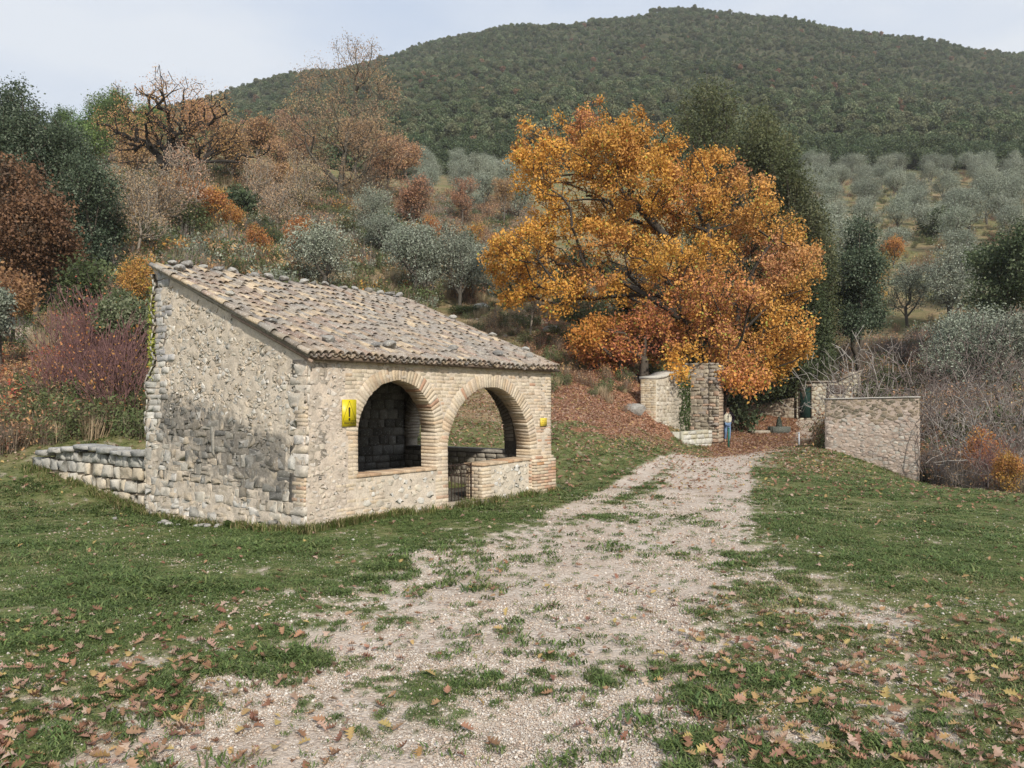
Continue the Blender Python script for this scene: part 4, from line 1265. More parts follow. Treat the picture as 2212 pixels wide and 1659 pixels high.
# retaining wall running left from the back corner of the wash house
def build_retaining():
    a = np.array((-6.45, 14.95)); b = np.array((-10.1, 17.4)); d = b - a; L = np.linalg.norm(d); d /= L
    n = np.array((d[1], -d[0]));  n = -n if n[1] > 0 else n
    rz = math.atan2(d[1], d[0])
    root = empty('retaining_wall', (a[0], a[1], 0), 0, 'ruined dry stone retaining wall of coursed blocks left of the wash house', 'wall')
    def fn(s, o, z): p = d * s + n * o; return (p[0], p[1], z)
    def gz(s): p = a + d * s; return ground(p[0] + n[0] * .1, p[1] + n[1] * .1)
    gzs = [gz(s) for s in np.linspace(0, L, 12)]
    gf = lambda s: float(np.interp(s, np.linspace(0, L, 12), gzs))
    top = lambda s: .97 - .05 * math.sin(s * 2.1) - .06 * s / L - .12 * float(sstep(L - .8, L, s))
    mb = MB(); V = []; m = 30
    for i in range(m + 1):
        s = L * i / m
        for z in (gf(s) - .3, top(s) - .06):
            V.append(fn(s, -.01, z)); V.append(fn(s, -.6, z))
    F = []
    for i in range(m):
        p = 4 * i; q = p + 4
        F += [(p, q, q + 2, p + 2), (p + 2, q + 2, q + 3, p + 3), (q + 1, p + 1, p + 3, q + 3)]
    F += [(0, 2, 3, 1), (4 * m, 4 * m + 1, 4 * m + 3, 4 * m + 2)]
    mb.add(V, F, (.12, .10, .075)); core = mb.joined('earth_core', M_MORTAR, root)
    st = MB(); z = -.3
    while z < 1.0:
        thin = random.random() < .28
        h = random.uniform(.045, .07) if thin else random.uniform(.15, .25); s = random.uniform(-.15, 0)
        while s < L:
            w = random.uniform(.3, .6) if thin else random.uniform(.12, .42)
            zz = z + .10 * s / L + random.uniform(-.012, .012)
            if zz > gf(s) - .12 and zz + h < top(s) + .07 and random.random() < .96:
                r = piece([(s, zz), (s + w, zz + random.uniform(-.015, .015)), (s + w - random.uniform(0, .02), zz + h * random.uniform(.88, 1)), (s + random.uniform(0, .02), zz + h)], .012, random.uniform(.01, .06), fn, back=-.15, rough=2.4, rnd=.05)
                topf = zz + h > top(s) - .22
                if r: st.add(r[0], r[1], pick([(.38, .375, .35), (.42, .41, .38)] if topf else [(.50, .44, .34), (.54, .48, .39), (.45, .39, .30), (.52, .49, .43)]))
            s += w + random.uniform(0, .015)
        z += h
    # cap stones
    s = 0
    while s < L:
        w = random.uniform(.25, .6)
        r = piece([(s, top(s) - .04), (s + w, top(s) - .05), (s + w, top(s) + .07), (s, top(s) + random.uniform(.05, .11))], .01, .14, fn, back=-.3, rough=2)
        if r: st.add(r[0], r[1], pick([(.33, .33, .32), (.38, .37, .35)]))
        s += w
    st.split('stone', M_STONE, root, 'small_stones', 290)
build_retaining()

def masonry_wall(name, label, cat, p0, p1, zbase, ztop, thick, cols, hr, wr, core, mat=M_STONE, gap=.012, proud=(.01, .035), rubble=False, ends=True, sl=0, both=False, ztop2=None, limit=290):
    """free wall between plan points; zbase/ztop functions of distance"""
    p0 = np.array(p0, float); p1 = np.array(p1, float); d = p1 - p0; L = np.linalg.norm(d); d /= L
    n = np.array((d[1], -d[0]))
    root = empty(name, (p0[0], p0[1], 0), 0, label, cat)
    def fn(s, o, z): p = d * s + n * o; return (p[0], p[1], z)
    m = max(6, int(L / .25)); V = []
    for i in range(m + 1):
        s = L * i / m
        V += [fn(s, 0, zbase(s) - .4), fn(s, -thick, zbase(s) - .4), fn(s, 0, ztop(s)), fn(s, -thick, ztop(s))]
    F = []
    for i in range(m):
        p = 4 * i; q = p + 4
        F += [(p, q, q + 2, p + 2), (p + 2, q + 2, q + 3, p + 3), (q + 1, p + 1, p + 3, q + 3)]
    F += [(0, 2, 3, 1), (4 * m, 4 * m + 1, 4 * m + 3, 4 * m + 2)]
    mb = MB(); mb.add(V, F, core); mb.joined('masonry_core', M_MORTAR, root)
    st = MB()
    zlo = min(zbase(s) for s in np.linspace(0, L, 9)) - .1; zhi = max(ztop(s) for s in np.linspace(0, L, 9))
    if rubble:
        pts = []; dm = (wr[0] + wr[1]) / 2
        for _ in range(9000):
            q = (random.uniform(0, L), random.uniform(zlo, zhi))
            if all((q[0] - a) ** 2 + ((q[1] - b) * 1.6) ** 2 > dm ** 2 for a, b in pts): pts.append(q)
        polys = [[(min(max(a, 0.01), L - .01), b / 1.6) for a, b in c] for c in vor_cells(np.array(pts) * (1, 1.6), 0, L, zlo * 1.6, zhi * 1.6) if c]
    else:
        polys = courses(lambda z: [(0.01, L - .01)], zlo, zhi, hr, wr, zj=hr[0] * .12)
    for q in polys:
        c = np.mean(np.array(q), 0)
        if c[1] > ztop(c[0]) - hr[0] * .35 or c[1] < zbase(c[0]) - .25: continue
        q = [(a, min(b, ztop(min(max(a, 0), L)) - .005)) for a, b in q]
        r = piece(q, gap * random.uniform(.6, 1.5), random.uniform(*proud), fn, rough=1.6)
        if r: st.add(r[0], r[1], pick(cols(c[0], c[1], L) if callable(cols) else cols))
    if ends:
        for e, sg in ((0, -1), (L, 1)):
            z = zlo; k = 0
            while z < ztop(e) - .04:
                h = random.uniform(*hr) * .8
                if z + h > ztop(e): h = ztop(e) - z
                def efn(a, o, zz, e=e, sg=sg): p = d * (e + sg * o) - n * a; return (p[0], p[1], zz)
                w = thick * random.uniform(.35, .65)
                for a0, a1 in ((0.01, w), (w, thick - .01)):
                    r = piece([(a0, z), (a1, z), (a1, z + h), (a0, z + h)], gap * .7, proud[1] * .7, efn)
                    if r: st.add(r[0], r[1] if sg < 0 else [tuple(reversed(f)) for f in r[1]], pick(cols(e, z, L) if callable(cols) else cols))
                z += h
    st.split('stone', mat, root, 'small_stones', limit)
    return root, fn, L
def PX(px, Y): return ((px - CX) / FPX * Y, Y)

# right-hand wall
def rw_cols(s, z, L):
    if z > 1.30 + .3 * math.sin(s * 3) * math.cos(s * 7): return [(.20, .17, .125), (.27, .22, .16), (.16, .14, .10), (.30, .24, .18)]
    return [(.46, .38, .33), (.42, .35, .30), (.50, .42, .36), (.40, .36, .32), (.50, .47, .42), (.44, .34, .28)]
a, b = PX(1782, 30.2), PX(1985, 28.6)
gb = lambda p: ground(p[0], p[1])
ga, gb_ = gb(a), gb(b)
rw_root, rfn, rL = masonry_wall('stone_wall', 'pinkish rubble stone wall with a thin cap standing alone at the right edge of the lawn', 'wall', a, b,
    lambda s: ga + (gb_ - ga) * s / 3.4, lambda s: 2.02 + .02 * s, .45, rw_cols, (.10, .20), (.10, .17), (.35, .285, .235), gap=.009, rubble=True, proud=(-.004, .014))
mb = MB(); V = []
for s in np.linspace(-.03, rL + .03, 9):
    for o, z in ((.04, 2.02), (-.5, 2.02), (.04, 2.065), (-.5, 2.065)): V.append(rfn(s, o, z + .02 * s + random.uniform(-.006, .006)))
F = []
for i in range(8):
    p = 4 * i; q = p + 4
    F += [(p, q, q + 2, p + 2), (p + 2, q + 2, q + 3, p + 3), (q + 1, p + 1, p + 3, q + 3), (p, p + 1, q + 1, q)]
F += [(0, 2, 3, 1), (32, 33, 35, 34)]
mb.add(V, F, (.46, .44, .41)); mb.joined('coping', M_STONE, rw_root)

# fountain ruin
def build_fountain():
    root = empty('ruined_fountain', (PX(1450, 39)[0], 39, 0), 0, 'ruined stone and brick wall fountain with a side wing under the orange oak', 'fountain')
    ox, oy = PX(1450, 39)[0], 39
    B, S, Pl = MB(), MB(), MB()
    def local(p): return np.array(p) - (ox, oy)
    a = local(PX(1384, 38.0)); u = np.array((.62, .785)); w = np.array((-.785, .62))
    g0 = ground(*PX(1480, 38)) - .1
    L = 3.6; T = .72
    e0 = a; # near-left corner of the end face; wall runs along u; thickness toward +perp right
    r = np.array((.93, -.37))                    # across the end face
    def topz(s): return 3.02 + .34 * float(sstep(.3, 2.2, s)) + .1 * float(sstep(2.2, 3.4, s))
    m = 14; V = []
    for i in range(m + 1):
        s = L * i / m
        for o in (0, T):
            p = e0 + u * s + r * o
            V += [(p[0], p[1], g0 - .8), (p[0], p[1], topz(s))]
    F = []
    for i in range(m):
        p = 4 * i; q = p + 4
        F += [(p + 1, p, q, q + 1), (p + 2, p + 3, q + 3, q + 2), (p + 1, q + 1, q + 3, p + 3)]
    F += [(0, 1, 3, 2), (4 * m, 4 * m + 2, 4 * m + 3, 4 * m + 1)]
    Pl.add(V, F, (.46, .41, .33)); wing = Pl.joined('wing_wall', M_MORTAR, root)
    def efn(x, o, z): p = e0 + r * x - u * o; return (p[0], p[1], z)
    z = g0; k = 0
    while z < topz(0) - .04:
        brick = random.random() < .72; h = .075 if brick else random.uniform(.09, .14); x = .0
        while x < T - .03:
            wd = random.uniform(.16, .32)
            if x + wd > T - .1: wd = T - x
            rr = brick_piece(x + .006, x + wd - .006, z, z + h - .012, random.uniform(.01, .025), efn, .04, .004, .008)
            B.add(rr[0], rr[1], pick(BRC + RED[:2] if brick and z < 1.9 and random.random() < .4 else [(.50, .42, .30), (.54, .47, .36), (.47, .38, .26)]))
            x += wd
        z += h; k += 1
    B.split('brick', M_BRICK, wing, 'small_bricks', 280)
    cp_ = MB(); V = []
    for s in (0, .9, 1.6, 2.3, 3.0, 3.6):
        for o in (-.05, T + .05):
            p = e0 + u * (s - .04) + r * o
            V += [(p[0], p[1], topz(s) - .01), (p[0], p[1], topz(s) + .10)]
    F = []
    for i in range(5):
        p = 4 * i; q = p + 4
        F += [(p + 1, p, q, q + 1), (p + 2, p + 3, q + 3, q + 2), (p + 1, q + 1, q + 3, p + 3), (p, p + 2, q + 2, q)]
    F += [(0, 1, 3, 2), (20, 22, 23, 21)]
    cp_.add(V, F, (.46, .44, .39)); cp_.joined('coping', M_STONE, root)
    # plaster scraps and stones on the inner face
    def ifn(s, o, z): p = e0 + r * (T + o) + u * s; return (p[0], p[1], z)
    for q in courses(lambda z: [(.05, L)], g0, 3.3, (.12, .22), (.18, .4), zj=.02):
        c = np.mean(np.array(q), 0)
        if c[1] > topz(c[0]) - .12: continue
        rr = piece(q, .02, random.uniform(.0, .022), ifn, rough=2)
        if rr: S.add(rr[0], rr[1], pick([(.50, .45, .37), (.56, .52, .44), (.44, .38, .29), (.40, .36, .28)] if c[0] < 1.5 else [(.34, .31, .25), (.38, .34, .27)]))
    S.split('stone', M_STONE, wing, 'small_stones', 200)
    # back wall
    b0 = local(PX(1452, 40.9)); b1 = local(PX(1553, 39.6)); d = (b1 - b0); BLn = np.linalg.norm(d); d /= BLn; n = np.array((d[1], -d[0]))
    def bfn(s, o, z): p = b0 + d * s + n * o; return (p[0], p[1], z)
    tz = lambda s: 3.9 - .25 * math.sin(s * 3) * .4 + (.25 if s > 1.2 else 0)
    V = [bfn(s, o, z) for z in (g0 - .3, 3.75) for s, o in ((0, 0), (BLn, 0), (BLn, -.7), (0, -.7))]
    mb = MB(); mb.add(V, BOXF, (.33, .28, .22)); back = mb.joined('back_wall', M_MORTAR, root)
    S2 = MB()
    for q in courses(lambda z: [(0, BLn - .5), (BLn - .5, BLn)], g0, 3.85, (.11, .24), (.16, .46), zj=.02):
        c = np.mean(np.array(q), 0); ph = math.sin(c[0] * 3 + c[1] * 2)
        rr = piece(q, .010, random.uniform(.0, .03) + (.05 if c[0] > BLn - .5 else 0), bfn, rough=2.4, rnd=.05)
        if rr: S2.add(rr[0], rr[1], pick([(.36, .31, .24), (.40, .35, .27), (.30, .26, .20), (.42, .30, .22), (.34, .30, .26)]))
    # right end face of the back wall
    def rfn2(x, o, z): p = b0 + d * (BLn + o) - n * x; return (p[0], p[1], z)
    z = g0
    while z < 3.7:
        h = random.uniform(.12, .2); rr = piece([(0, z), (.6, z), (.6, z + h), (0, z + h)], .012, .04, rfn2)
        if rr: S2.add(rr[0], [tuple(reversed(f)) for f in rr[1]], pick([(.40, .33, .25), (.46, .36, .27)]))
        z += h
    S2.split('stone', M_STONE, back, 'small_stones', 250)
    # solid block painted near-black for the shade inside a spout niche
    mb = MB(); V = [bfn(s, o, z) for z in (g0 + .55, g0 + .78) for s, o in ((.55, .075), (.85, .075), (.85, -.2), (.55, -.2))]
    mb.add(V, BOXF, (.02, .02, .018)); mb.joined('niche_shade', M_BARK, root)
    # trough
    T_ = MB(); t0 = local(PX(1468, 37.7)); t1 = local(PX(1530, 39.5)); td = t1 - t0; TL = np.linalg.norm(td); td /= TL; tn = np.array((td[1], -td[0]))
    zt = g0 + .60
    for s0, s1, o0, o1, z1 in ((0, TL, 0, .2, zt), (0, .22, -.9, 0, zt - .03), (TL - .2, TL, -.9, 0, zt), (0.2, TL - .2, -.9, -.02, zt - .28)):
        V = []
        for z in (g0 - 1.0, z1):
            for s, o in ((s0, o0), (s1, o0), (s1, o1), (s0, o1)):
                p = t0 + td * s + tn * o; V.append((p[0], p[1], z))
        V = np.array(V); 
        T_.add(V, [tuple(reversed(f)) for f in BOXF], pick([(.50, .49, .42), (.54, .53, .47), (.44, .43, .34)]))
    tr = T_.joined('trough', M_STONE, root)
    S3 = MB()
    def tfn(s, o, z): p = t0 + td * s + tn * (.2 + o); return (p[0], p[1], z)
    for q in courses(lambda z: [(0, TL)], g0 - .7, zt, (.2, .3), (.35, .7), zj=.01):
        rr = piece(q, .01, .03, tfn, rough=1.5)
        if rr: S3.add(rr[0], rr[1], pick([(.54, .53, .47), (.50, .47, .36), (.58, .57, .52)]))
    S3.split('stone', M_STONE, tr, 'small_stones')
    # ivy strands
    iv = MB()
    for k in range(900):
        z = .4 + 2.8 * random.uniform(0, 1) ** .8; s = 2.5 + random.choice((0, .45, .8)) + .12 * math.sin(z * 4) + random.gauss(0, .05 + .05 * z)
        c = np.array(ifn(s, .04 + random.uniform(0, .07), z)); a1 = RNG.normal(0, 1, 3); a2 = RNG.normal(0, 1, 3); a1 /= np.linalg.norm(a1); a2 /= np.linalg.norm(a2)
        iv.add([c - a1 * .06, c + a2 * .045, c + a1 * .06, c - a2 * .045], [(0, 1, 2, 3)], pick([(.06, .10, .03), (.09, .14, .045), (.04, .07, .025)]))
    i_ = iv.joined('ivy', M_LEAF, None); i_.location = (ox, oy, 0)
    tag(i_, 'dark green ivy strands hanging on the inner face of the fountain wing wall', 'ivy')
build_fountain()

# far buildings
def build_far():
    P0, P1 = PX(1590, 52), PX(1716, 50.2)
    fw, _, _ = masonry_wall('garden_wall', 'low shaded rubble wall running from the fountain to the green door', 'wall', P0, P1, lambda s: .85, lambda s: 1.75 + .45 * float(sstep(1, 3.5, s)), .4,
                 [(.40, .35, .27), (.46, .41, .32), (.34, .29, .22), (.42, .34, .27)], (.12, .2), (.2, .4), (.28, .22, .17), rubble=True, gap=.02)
    P0, P1 = PX(1720, 50), PX(1858, 48.6)
    def top(s): return 3.15 + .62 * float(sstep(2.3, 3.0, s)) - 0 * s
    root, fn, L = masonry_wall('stone_hut', 'low stone building with crazy paving masonry and a dark green door', 'building', P0, P1, lambda s: .80, top, .5,
                 lambda s, z, L: [(.52, .49, .38), (.56, .53, .44), (.47, .44, .35), (.50, .43, .32)], (.2, .3), (.24, .34), (.30, .23, .17), rubble=True, gap=.024, proud=(.015, .035))
    gx = (1728 - 1720) / 138 * L; gw = 24 / 138 * L
    mb = MB(); V = [fn(s, o, z) for z in (.98, 2.86) for s, o in ((gx, .055), (gx + gw, .055), (gx + gw, -.02), (gx, -.02))]
    mb.add(V, BOXF, (.012, .035, .028)); d = mb.joined('door', M_TINT, root)
    mb = MB()
    for s0, s1, z0, z1 in ((gx - .06, gx, .95, 2.95), (gx + gw, gx + gw + .06, .95, 2.95), (gx, gx + gw, 2.86, 2.95)):
        mb.add([fn(s, o, z) for z in (z0, z1) for s, o in ((s0, .075), (s1, .075), (s1, 0), (s0, 0))], BOXF, (.05, .035, .028))
    mb.joined('door_frame', M_TINT, root)
    mb = MB(); s0, s1 = 68 / 138 * L, 72 / 138 * L
    mb.add([fn(s, o, z) for z in (.9, 3.1) for s, o in ((s0, .09), (s1, .09), (s1, 0), (s0, 0))], BOXF, (.07, .045, .035)); mb.joined('drain_pipe', M_TINT, root)
    mb = MB(); s0, s1 = 74 / 138 * L, 106 / 138 * L
    mb.add([fn(s, o, z) for z in (2.45, 2.98) for s, o in ((s0, .06), (s1, .06), (s1, 0), (s0, 0))], BOXF, (.13, .10, .085)); w = mb.joined('shutter', M_TINT, root)
    mb = MB()
    V = [fn(s, o, top(s) + dz) for dz in (.0, .09) for s, o in ((-.1, .12), (2.3, .12), (2.3, -1.9), (-.1, -1.9))]
    mb.add(V, BOXF, (.30, .26, .22)); 
    V = [fn(s, o, z + dz) for dz in (.0, .09) for s, o, z in ((2.301, .12, 3.15), (L + .1, .12, 3.8), (L + .1, -1.9, 3.8), (2.301, -1.9, 3.15))]
    mb.add(V, BOXF, (.30, .26, .22)); mb.joined('roof', M_STONE, root)
    for p in [[(0, -.5), (0, -1.8)], [(L, -.5), (L, -1.8)]]:
        pass
    mb = MB(); mb.add([fn(s, o, z) for z in (.4, 3.15) for s, o in ((0, -.5), (L, -.5), (L, -1.8), (0, -1.8))], BOXF, (.36, .32, .26)); mb.joined('rear_walls', M_MORTAR, root)
build_far()
# small stone basin with a dark upright stone
def build_pump():
    x, y = PX(1683, 46); z = ground(x, y)
    r = empty('water_basin', (x, y, z), .2, 'low stone basin with a dark upright stone in front of the far wall', 'basin')
    mb = MB()
    for q in (box_v(-.55, .55, -.3, -.18, -.1, .34), box_v(-.55, .55, .18, .3, -.1, .34), box_v(-.55, -.43, -.18, .18, -.1, .34), box_v(.43, .55, -.18, .18, -.1, .34)): mb.add(q, BOXF, (.10, .11, .095))
    mb.joined('trough', M_STONE, r)
    V, F = [], []
    for k, (h, w, d) in enumerate(((-.1, .2, .16), (.35, .2, .15), (.65, .15, .12), (.85, .08, .07), (.92, .03, .03))):
        for i in range(8): a = i * math.pi / 4; V.append((w * math.cos(a) + .03, d * math.sin(a) + .05, h))
    for k in range(4):
        for i in range(8): F.append((k * 8 + i, k * 8 + (i + 1) % 8, k * 8 + 8 + (i + 1) % 8, k * 8 + 8 + i))
    F.append((32, 33, 34, 35)); F.append((32, 35, 36, 39)); F.append((36, 37, 38, 39))
    mb = MB(); mb.add(V, F, (.03, .04, .03)); mb.joined('upright_stone', M_STONE, r)
    mb = MB(); mb.add(box_v(-1.6, -.58, -.25, .35, -.1, .12), BOXF, (.36, .32, .26)); o = mb.joined('stone_step', M_STONE, None); o.location = (x, y, z)
    tag(o, 'low flat stone kerb just left of the small basin', 'kerb')
build_pump()

def post(name, px, Y, h, r, col, label):
    x, y = PX(px, Y); z = ground(x, y)
    root = empty(name, (x, y, z), 0, label, 'post')
    mb = MB(); bar(mb, (0, 0, -.1), (0, 0, h), r, 8, col); mb.joined('shaft', M_TINT, root)
    mb = MB(); bar(mb, (0, 0, h), (0, 0, h + .05), r * 1.25, 8, col, r * .5); mb.joined('cap', M_TINT, root)
post('green_post', 1574, 38, .90, .045, (.03, .12, .085), 'slim green metal post on the grass in front of the walking person')
post('grey_post', 1726, 34, .52, .035, (.42, .44, .47), 'short pale grey metal post on the bank left of the pink stone wall')

# ------------------------------------------------------------------ person
def skinned(name, pts, edges, rad, mat, parent, sub=2, root=0):
    me = bpy.data.meshes.new(name); me.from_pydata([Vector(p) for p in pts], edges, [])
    me.materials.append(mat); o = link(name, me, parent)
    o.modifiers.new('skin', 'SKIN')
    for i, v in enumerate(me.skin_vertices[0].data):
        r = rad[i]; v.radius = r if isinstance(r, tuple) else (r, r); v.use_root = (i == root)
    s = o.modifiers.new('sub', 'SUBSURF'); s.levels = sub; s.render_levels = sub
    for p in me.polygons: p.use_smooth = True
    return o
def build_person():
    x, y = PX(1571, 40.4); z = ground(x, y)
    r = empty('person', (x, y, z), 0, 'person in a cream and black jacket and blue jeans walking towards the camera, head bowed', 'person')
    M_SKIN = plain_mat('skin', (.42, .25, .17), .6, .3); M_JEAN = plain_mat('blue denim', (.16, .24, .38), .85, .1, 0, 25, .5)
    M_CRM = plain_mat('cream fleece', (.58, .55, .44), .9, .1); M_DRK = plain_mat('black cloth', (.016, .012, .018), .85, .2); M_HAIR = plain_mat('dark hair', (.03, .018, .012), .6, .3)
    # facing -Y (to the camera); left foot forward
    pel = (0, 0, .95); ch = (0, -.01, 1.32); nk = (0, -.03, 1.50); hd = (0, -.07, 1.62); tp = (0, -.075, 1.70)
    LH, LK, LA, LT = (.09, 0, .90), (.085, -.08, .50), (.08, -.03, .08), (.09, -.17, .03)
    RH, RK, RA, RT = (-.09, 0, .90), (-.085, -.02, .50), (-.08, .13, .10), (-.085, .02, .03)
    LS, LE, LW = (.22, .0, 1.42), (.32, .05, 1.15), (.22, -.10, .98)
    RS, RE, RW = (-.22, .0, 1.42), (-.32, .05, 1.15), (-.22, -.10, .98)
    pts = [pel, ch, nk, hd, tp, LH, LK, LA, LT, RH, RK, RA, RT, LS, LE, LW, RS, RE, RW]
    ed = [(0, 1), (1, 2), (2, 3), (3, 4), (0, 5), (5, 6), (6, 7), (7, 8), (0, 9), (9, 10), (10, 11), (11, 12), (1, 13), (13, 14), (14, 15), (1, 16), (16, 17), (17, 18)]
    rad = [.12, .13, .055, .09, .06, .08, .055, .04, .04, .08, .055, .04, .04, .06, .045, .035, .06, .045, .035]
    skinned('body', pts, ed, rad, M_SKIN, r)
    skinned('jeans', [(0, 0, .93), LH, LK, (LA[0], LA[1], .12), RH, RK, (RA[0], RA[1], .14)], [(0, 1), (1, 2), (2, 3), (0, 4), (4, 5), (5, 6)], [(.15, .12), .098, .076, .066, .098, .076, .066], M_JEAN, r)
    skinned('jacket', [(0, 0, .93), (0, 0, 1.12), (0, -.01, 1.34), (0, -.02, 1.46)], [(0, 1), (1, 2), (2, 3)], [(.23, .17), (.235, .18), (.24, .18), (.12, .10)], M_CRM, r)
    skinned('sleeves', [(0, .05, 1.42), LS, LE, LW, RS, RE, RW], [(0, 1), (1, 2), (2, 3), (0, 4), (4, 5), (5, 6)], [(.12, .10), .115, .095, .08, .115, .095, .08], M_DRK, r)
    skinned('collar', [(-.06, -.06, 1.47), (0, .05, 1.50), (.06, -.06, 1.47), (.05, -.12, 1.42), (-.05, -.12, 1.42)], [(0, 1), (1, 2), (2, 3), (0, 4)], [.035] * 5, M_CRM, r)
    skinned('waistband', [(-.13, 0, .90), (0, 0, .90), (.13, 0, .90)], [(0, 1), (1, 2)], [(.10, .06), (.15, .07), (.10, .06)], M_DRK, r, root=1)
    skinned('hair', [(0, -.02, 1.63), (0, -.045, 1.72), (0, -.09, 1.735)], [(0, 1), (1, 2)], [(.09, .09), (.098, .088), (.07, .04)], M_HAIR, r)
    for s, A_, T_ in ((1, LA, LT), (-1, RA, RT)):
        skinned('shoe', [(A_[0], A_[1] + .04, .05), (A_[0], A_[1] - .03, .05), (T_[0], T_[1], .035)], [(0, 1), (1, 2)], [.05, .052, .042], M_DRK, r)
    mb = MB(); bar(mb, (0, -.182, .98), (0, -.186, 1.38), .008, 4, (.02, .02, .02)); mb.joined('zip', M_DRK, r)
    # face details
    for sx in (-.03, .03):
        mb = MB(); bar(mb, (sx, -.155, 1.625), (sx, -.165, 1.625), .010, 6, (.02, .02, .02)); mb.joined('eye', M_DRK, r)
    mb = MB(); bar(mb, (0, -.15, 1.63), (0, -.185, 1.595), .008, 5, (.4, .25, .18), .014); mb.joined('nose', M_SKIN, r)
build_person()

# ------------------------------------------------------------------ trees
def mst(nodes, parent, P, bal=.45, seg=.6, wob=.12, rng=RNG):
    nodes = [np.array(n, float) for n in nodes]; parent = list(parent)
    pl = [0.0] * len(nodes)
    for i in range(1, len(nodes)): pl[i] = pl[parent[i]] + np.linalg.norm(nodes[i] - nodes[parent[i]])
    cap = len(nodes) + int(len(P) * 4) + 4000
    A = np.full((cap, 3), 1e9); A[:len(nodes)] = nodes; PLn = np.zeros(cap); PLn[:len(nodes)] = pl; n = len(nodes)
    par = np.zeros(cap, int); par[:n] = parent
    P = P[np.argsort(np.linalg.norm(P - nodes[-1] * .3 - nodes[0] * .7, axis=1) + rng.normal(0, .3, len(P)))]
    for p in P:
        d = np.linalg.norm(A[:n] - p, axis=1)
        j = int(np.argmin(d + bal * PLn[:n] + (A[:n, 2] > p[2] + .6) * .4 * d))
        L = d[j]; m = max(1, min(6, int(L / seg))); a = A[j].copy(); k0 = j
        for q in range(1, m + 1):
            f = q / m; c = a * (1 - f) + p * f
            c = c + (rng.normal(0, wob * L / m, 3) if q < m else 0); c[2] += math.sin(f * math.pi) * L * .10
            if n >= cap: break
            A[n] = c; par[n] = k0; PLn[n] = PLn[k0] + L / m; k0 = n; n += 1
    return A[:n], par[:n]
def radii(A, par, r0, tip, e=2.3):
    n = len(A); w = np.zeros(n); kids = np.zeros(n, int)
    for i in range(1, n): kids[par[i]] += 1
    # children always have larger index than their parent
    for i in range(n - 1, 0, -1):
        if kids[i] == 0: w[i] = 1.0
        w[par[i]] += w[i]
    if kids[0] == 0: w[0] = 1
    r = w ** (1 / e); r = tip + (r - 1) / (r[0] - 1) * (r0 - tip)
    return r, kids, w
def tubes(A, par, r, w, sides=5, minr=0.0, cfn=None):
    n = len(A); d = np.zeros((n, 3)); d[1:] = A[1:] - A[par[1:]]; L = np.linalg.norm(d, axis=1); L[L < 1e-6] = 1e-6; d /= L[:, None]
    best = np.full(n, -1); bw = np.zeros(n)
    for i in range(1, n):
        if w[i] > bw[par[i]]: bw[par[i]] = w[i]; best[par[i]] = i
    d[0] = d[best[0]] if best[0] > 0 else (0, 0, 1)
    ref = np.tile(np.array((1, .13, .1)), (n, 1)); bad = np.abs(d @ np.array((1, .13, .1))) > .93; ref[bad] = (0, 1, .2)
    u = np.cross(d, ref); u /= np.linalg.norm(u, axis=1, keepdims=True); v = np.cross(d, u)
    E = np.arange(1, n); E = E[r[E] >= minr]
    an = np.arange(sides) * 2 * math.pi / sides; ca, sa = np.cos(an)[None, :, None], np.sin(an)[None, :, None]
    pe = par[E]; main = (best[pe] == E)
    us = np.where(main[:, None], u[pe], u[E]); vs = np.where(main[:, None], v[pe], v[E])
    rs = np.where(main, r[pe], np.minimum(r[pe], r[E] * 1.25))
    R0 = A[pe][:, None, :] + (us[:, None, :] * ca + vs[:, None, :] * sa) * rs[:, None, None]
    R1 = A[E][:, None, :] + (u[E][:, None, :] * ca + v[E][:, None, :] * sa) * r[E][:, None, None]
    V = np.concatenate([R0, R1], 1).reshape(-1, 3); m = len(E)
    b = (np.arange(m) * 2 * sides)[:, None]; k = np.arange(sides)[None]; k2 = (k + 1) % sides
    F = np.stack([b + k, b + k2, b + sides + k2, b + sides + k], -1).reshape(-1, 4)
    return V, F
def leaves(P, size, cols, rng, asp=.62, up=.3, szv=.4):
    n = len(P)
    a = rng.normal(0, 1, (n, 3)); a[:, 2] -= up * .5; a /= np.linalg.norm(a, axis=1, keepdims=True)
    b = rng.normal(0, 1, (n, 3)); b -= (b * a).sum(1, keepdims=True) * a; b /= np.linalg.norm(b, axis=1, keepdims=True)
    s = size * rng.uniform(1 - szv, 1 + szv, (n, 1))
    V = np.stack([P - a * s * .5, P + b * s * asp * .5 + a * s * .1, P + a * s * .5, P - b * s * asp * .5 + a * s * .1], 1).reshape(-1, 3)
    F = (np.arange(n) * 4)[:, None] + np.arange(4)[None]
    return V, F, np.repeat(cols, 4, 0)
def pal(L, v=.18):
    L = np.array(L)
    def f(P, rng):
        n = len(P)
        k = np.clip((fbm(P[:, 0] * .5 + P[:, 1] * .3, P[:, 2] * .5, 3, 3) - .5) * 2.4 + .5 + rng.normal(0, .22, n), 0, .999)
        return L[(k * len(L)).astype(int)] * rng.uniform(1 - v, 1 + v, (n, 1))
    return f
def blob_pts(blobs, n, rng, shell=0.0):
    B = np.array(blobs, float); vol = B[:, 3] * B[:, 4] * B[:, 5]; k = rng.choice(len(B), n, p=vol / vol.sum())
    d = rng.normal(0, 1, (n, 3)); d /= np.linalg.norm(d, axis=1, keepdims=True)
    rr = rng.uniform(shell ** 3, 1, (n, 1)) ** (1 / 3)
    return B[k, :3] + d * rr * B[k, 3:6]
ORANGE = [(.50, .205, .08), (.56, .245, .08), (.59, .30, .075), (.50, .21, .10), (.60, .35, .09), (.38, .16, .08)]
RUSSET = [(.44, .26, .15), (.50, .30, .16), (.37, .22, .13), (.52, .33, .15), (.40, .27, .19)]
BROWN = [(.17, .085, .05), (.22, .11, .06), (.13, .07, .045), (.25, .12, .055)]
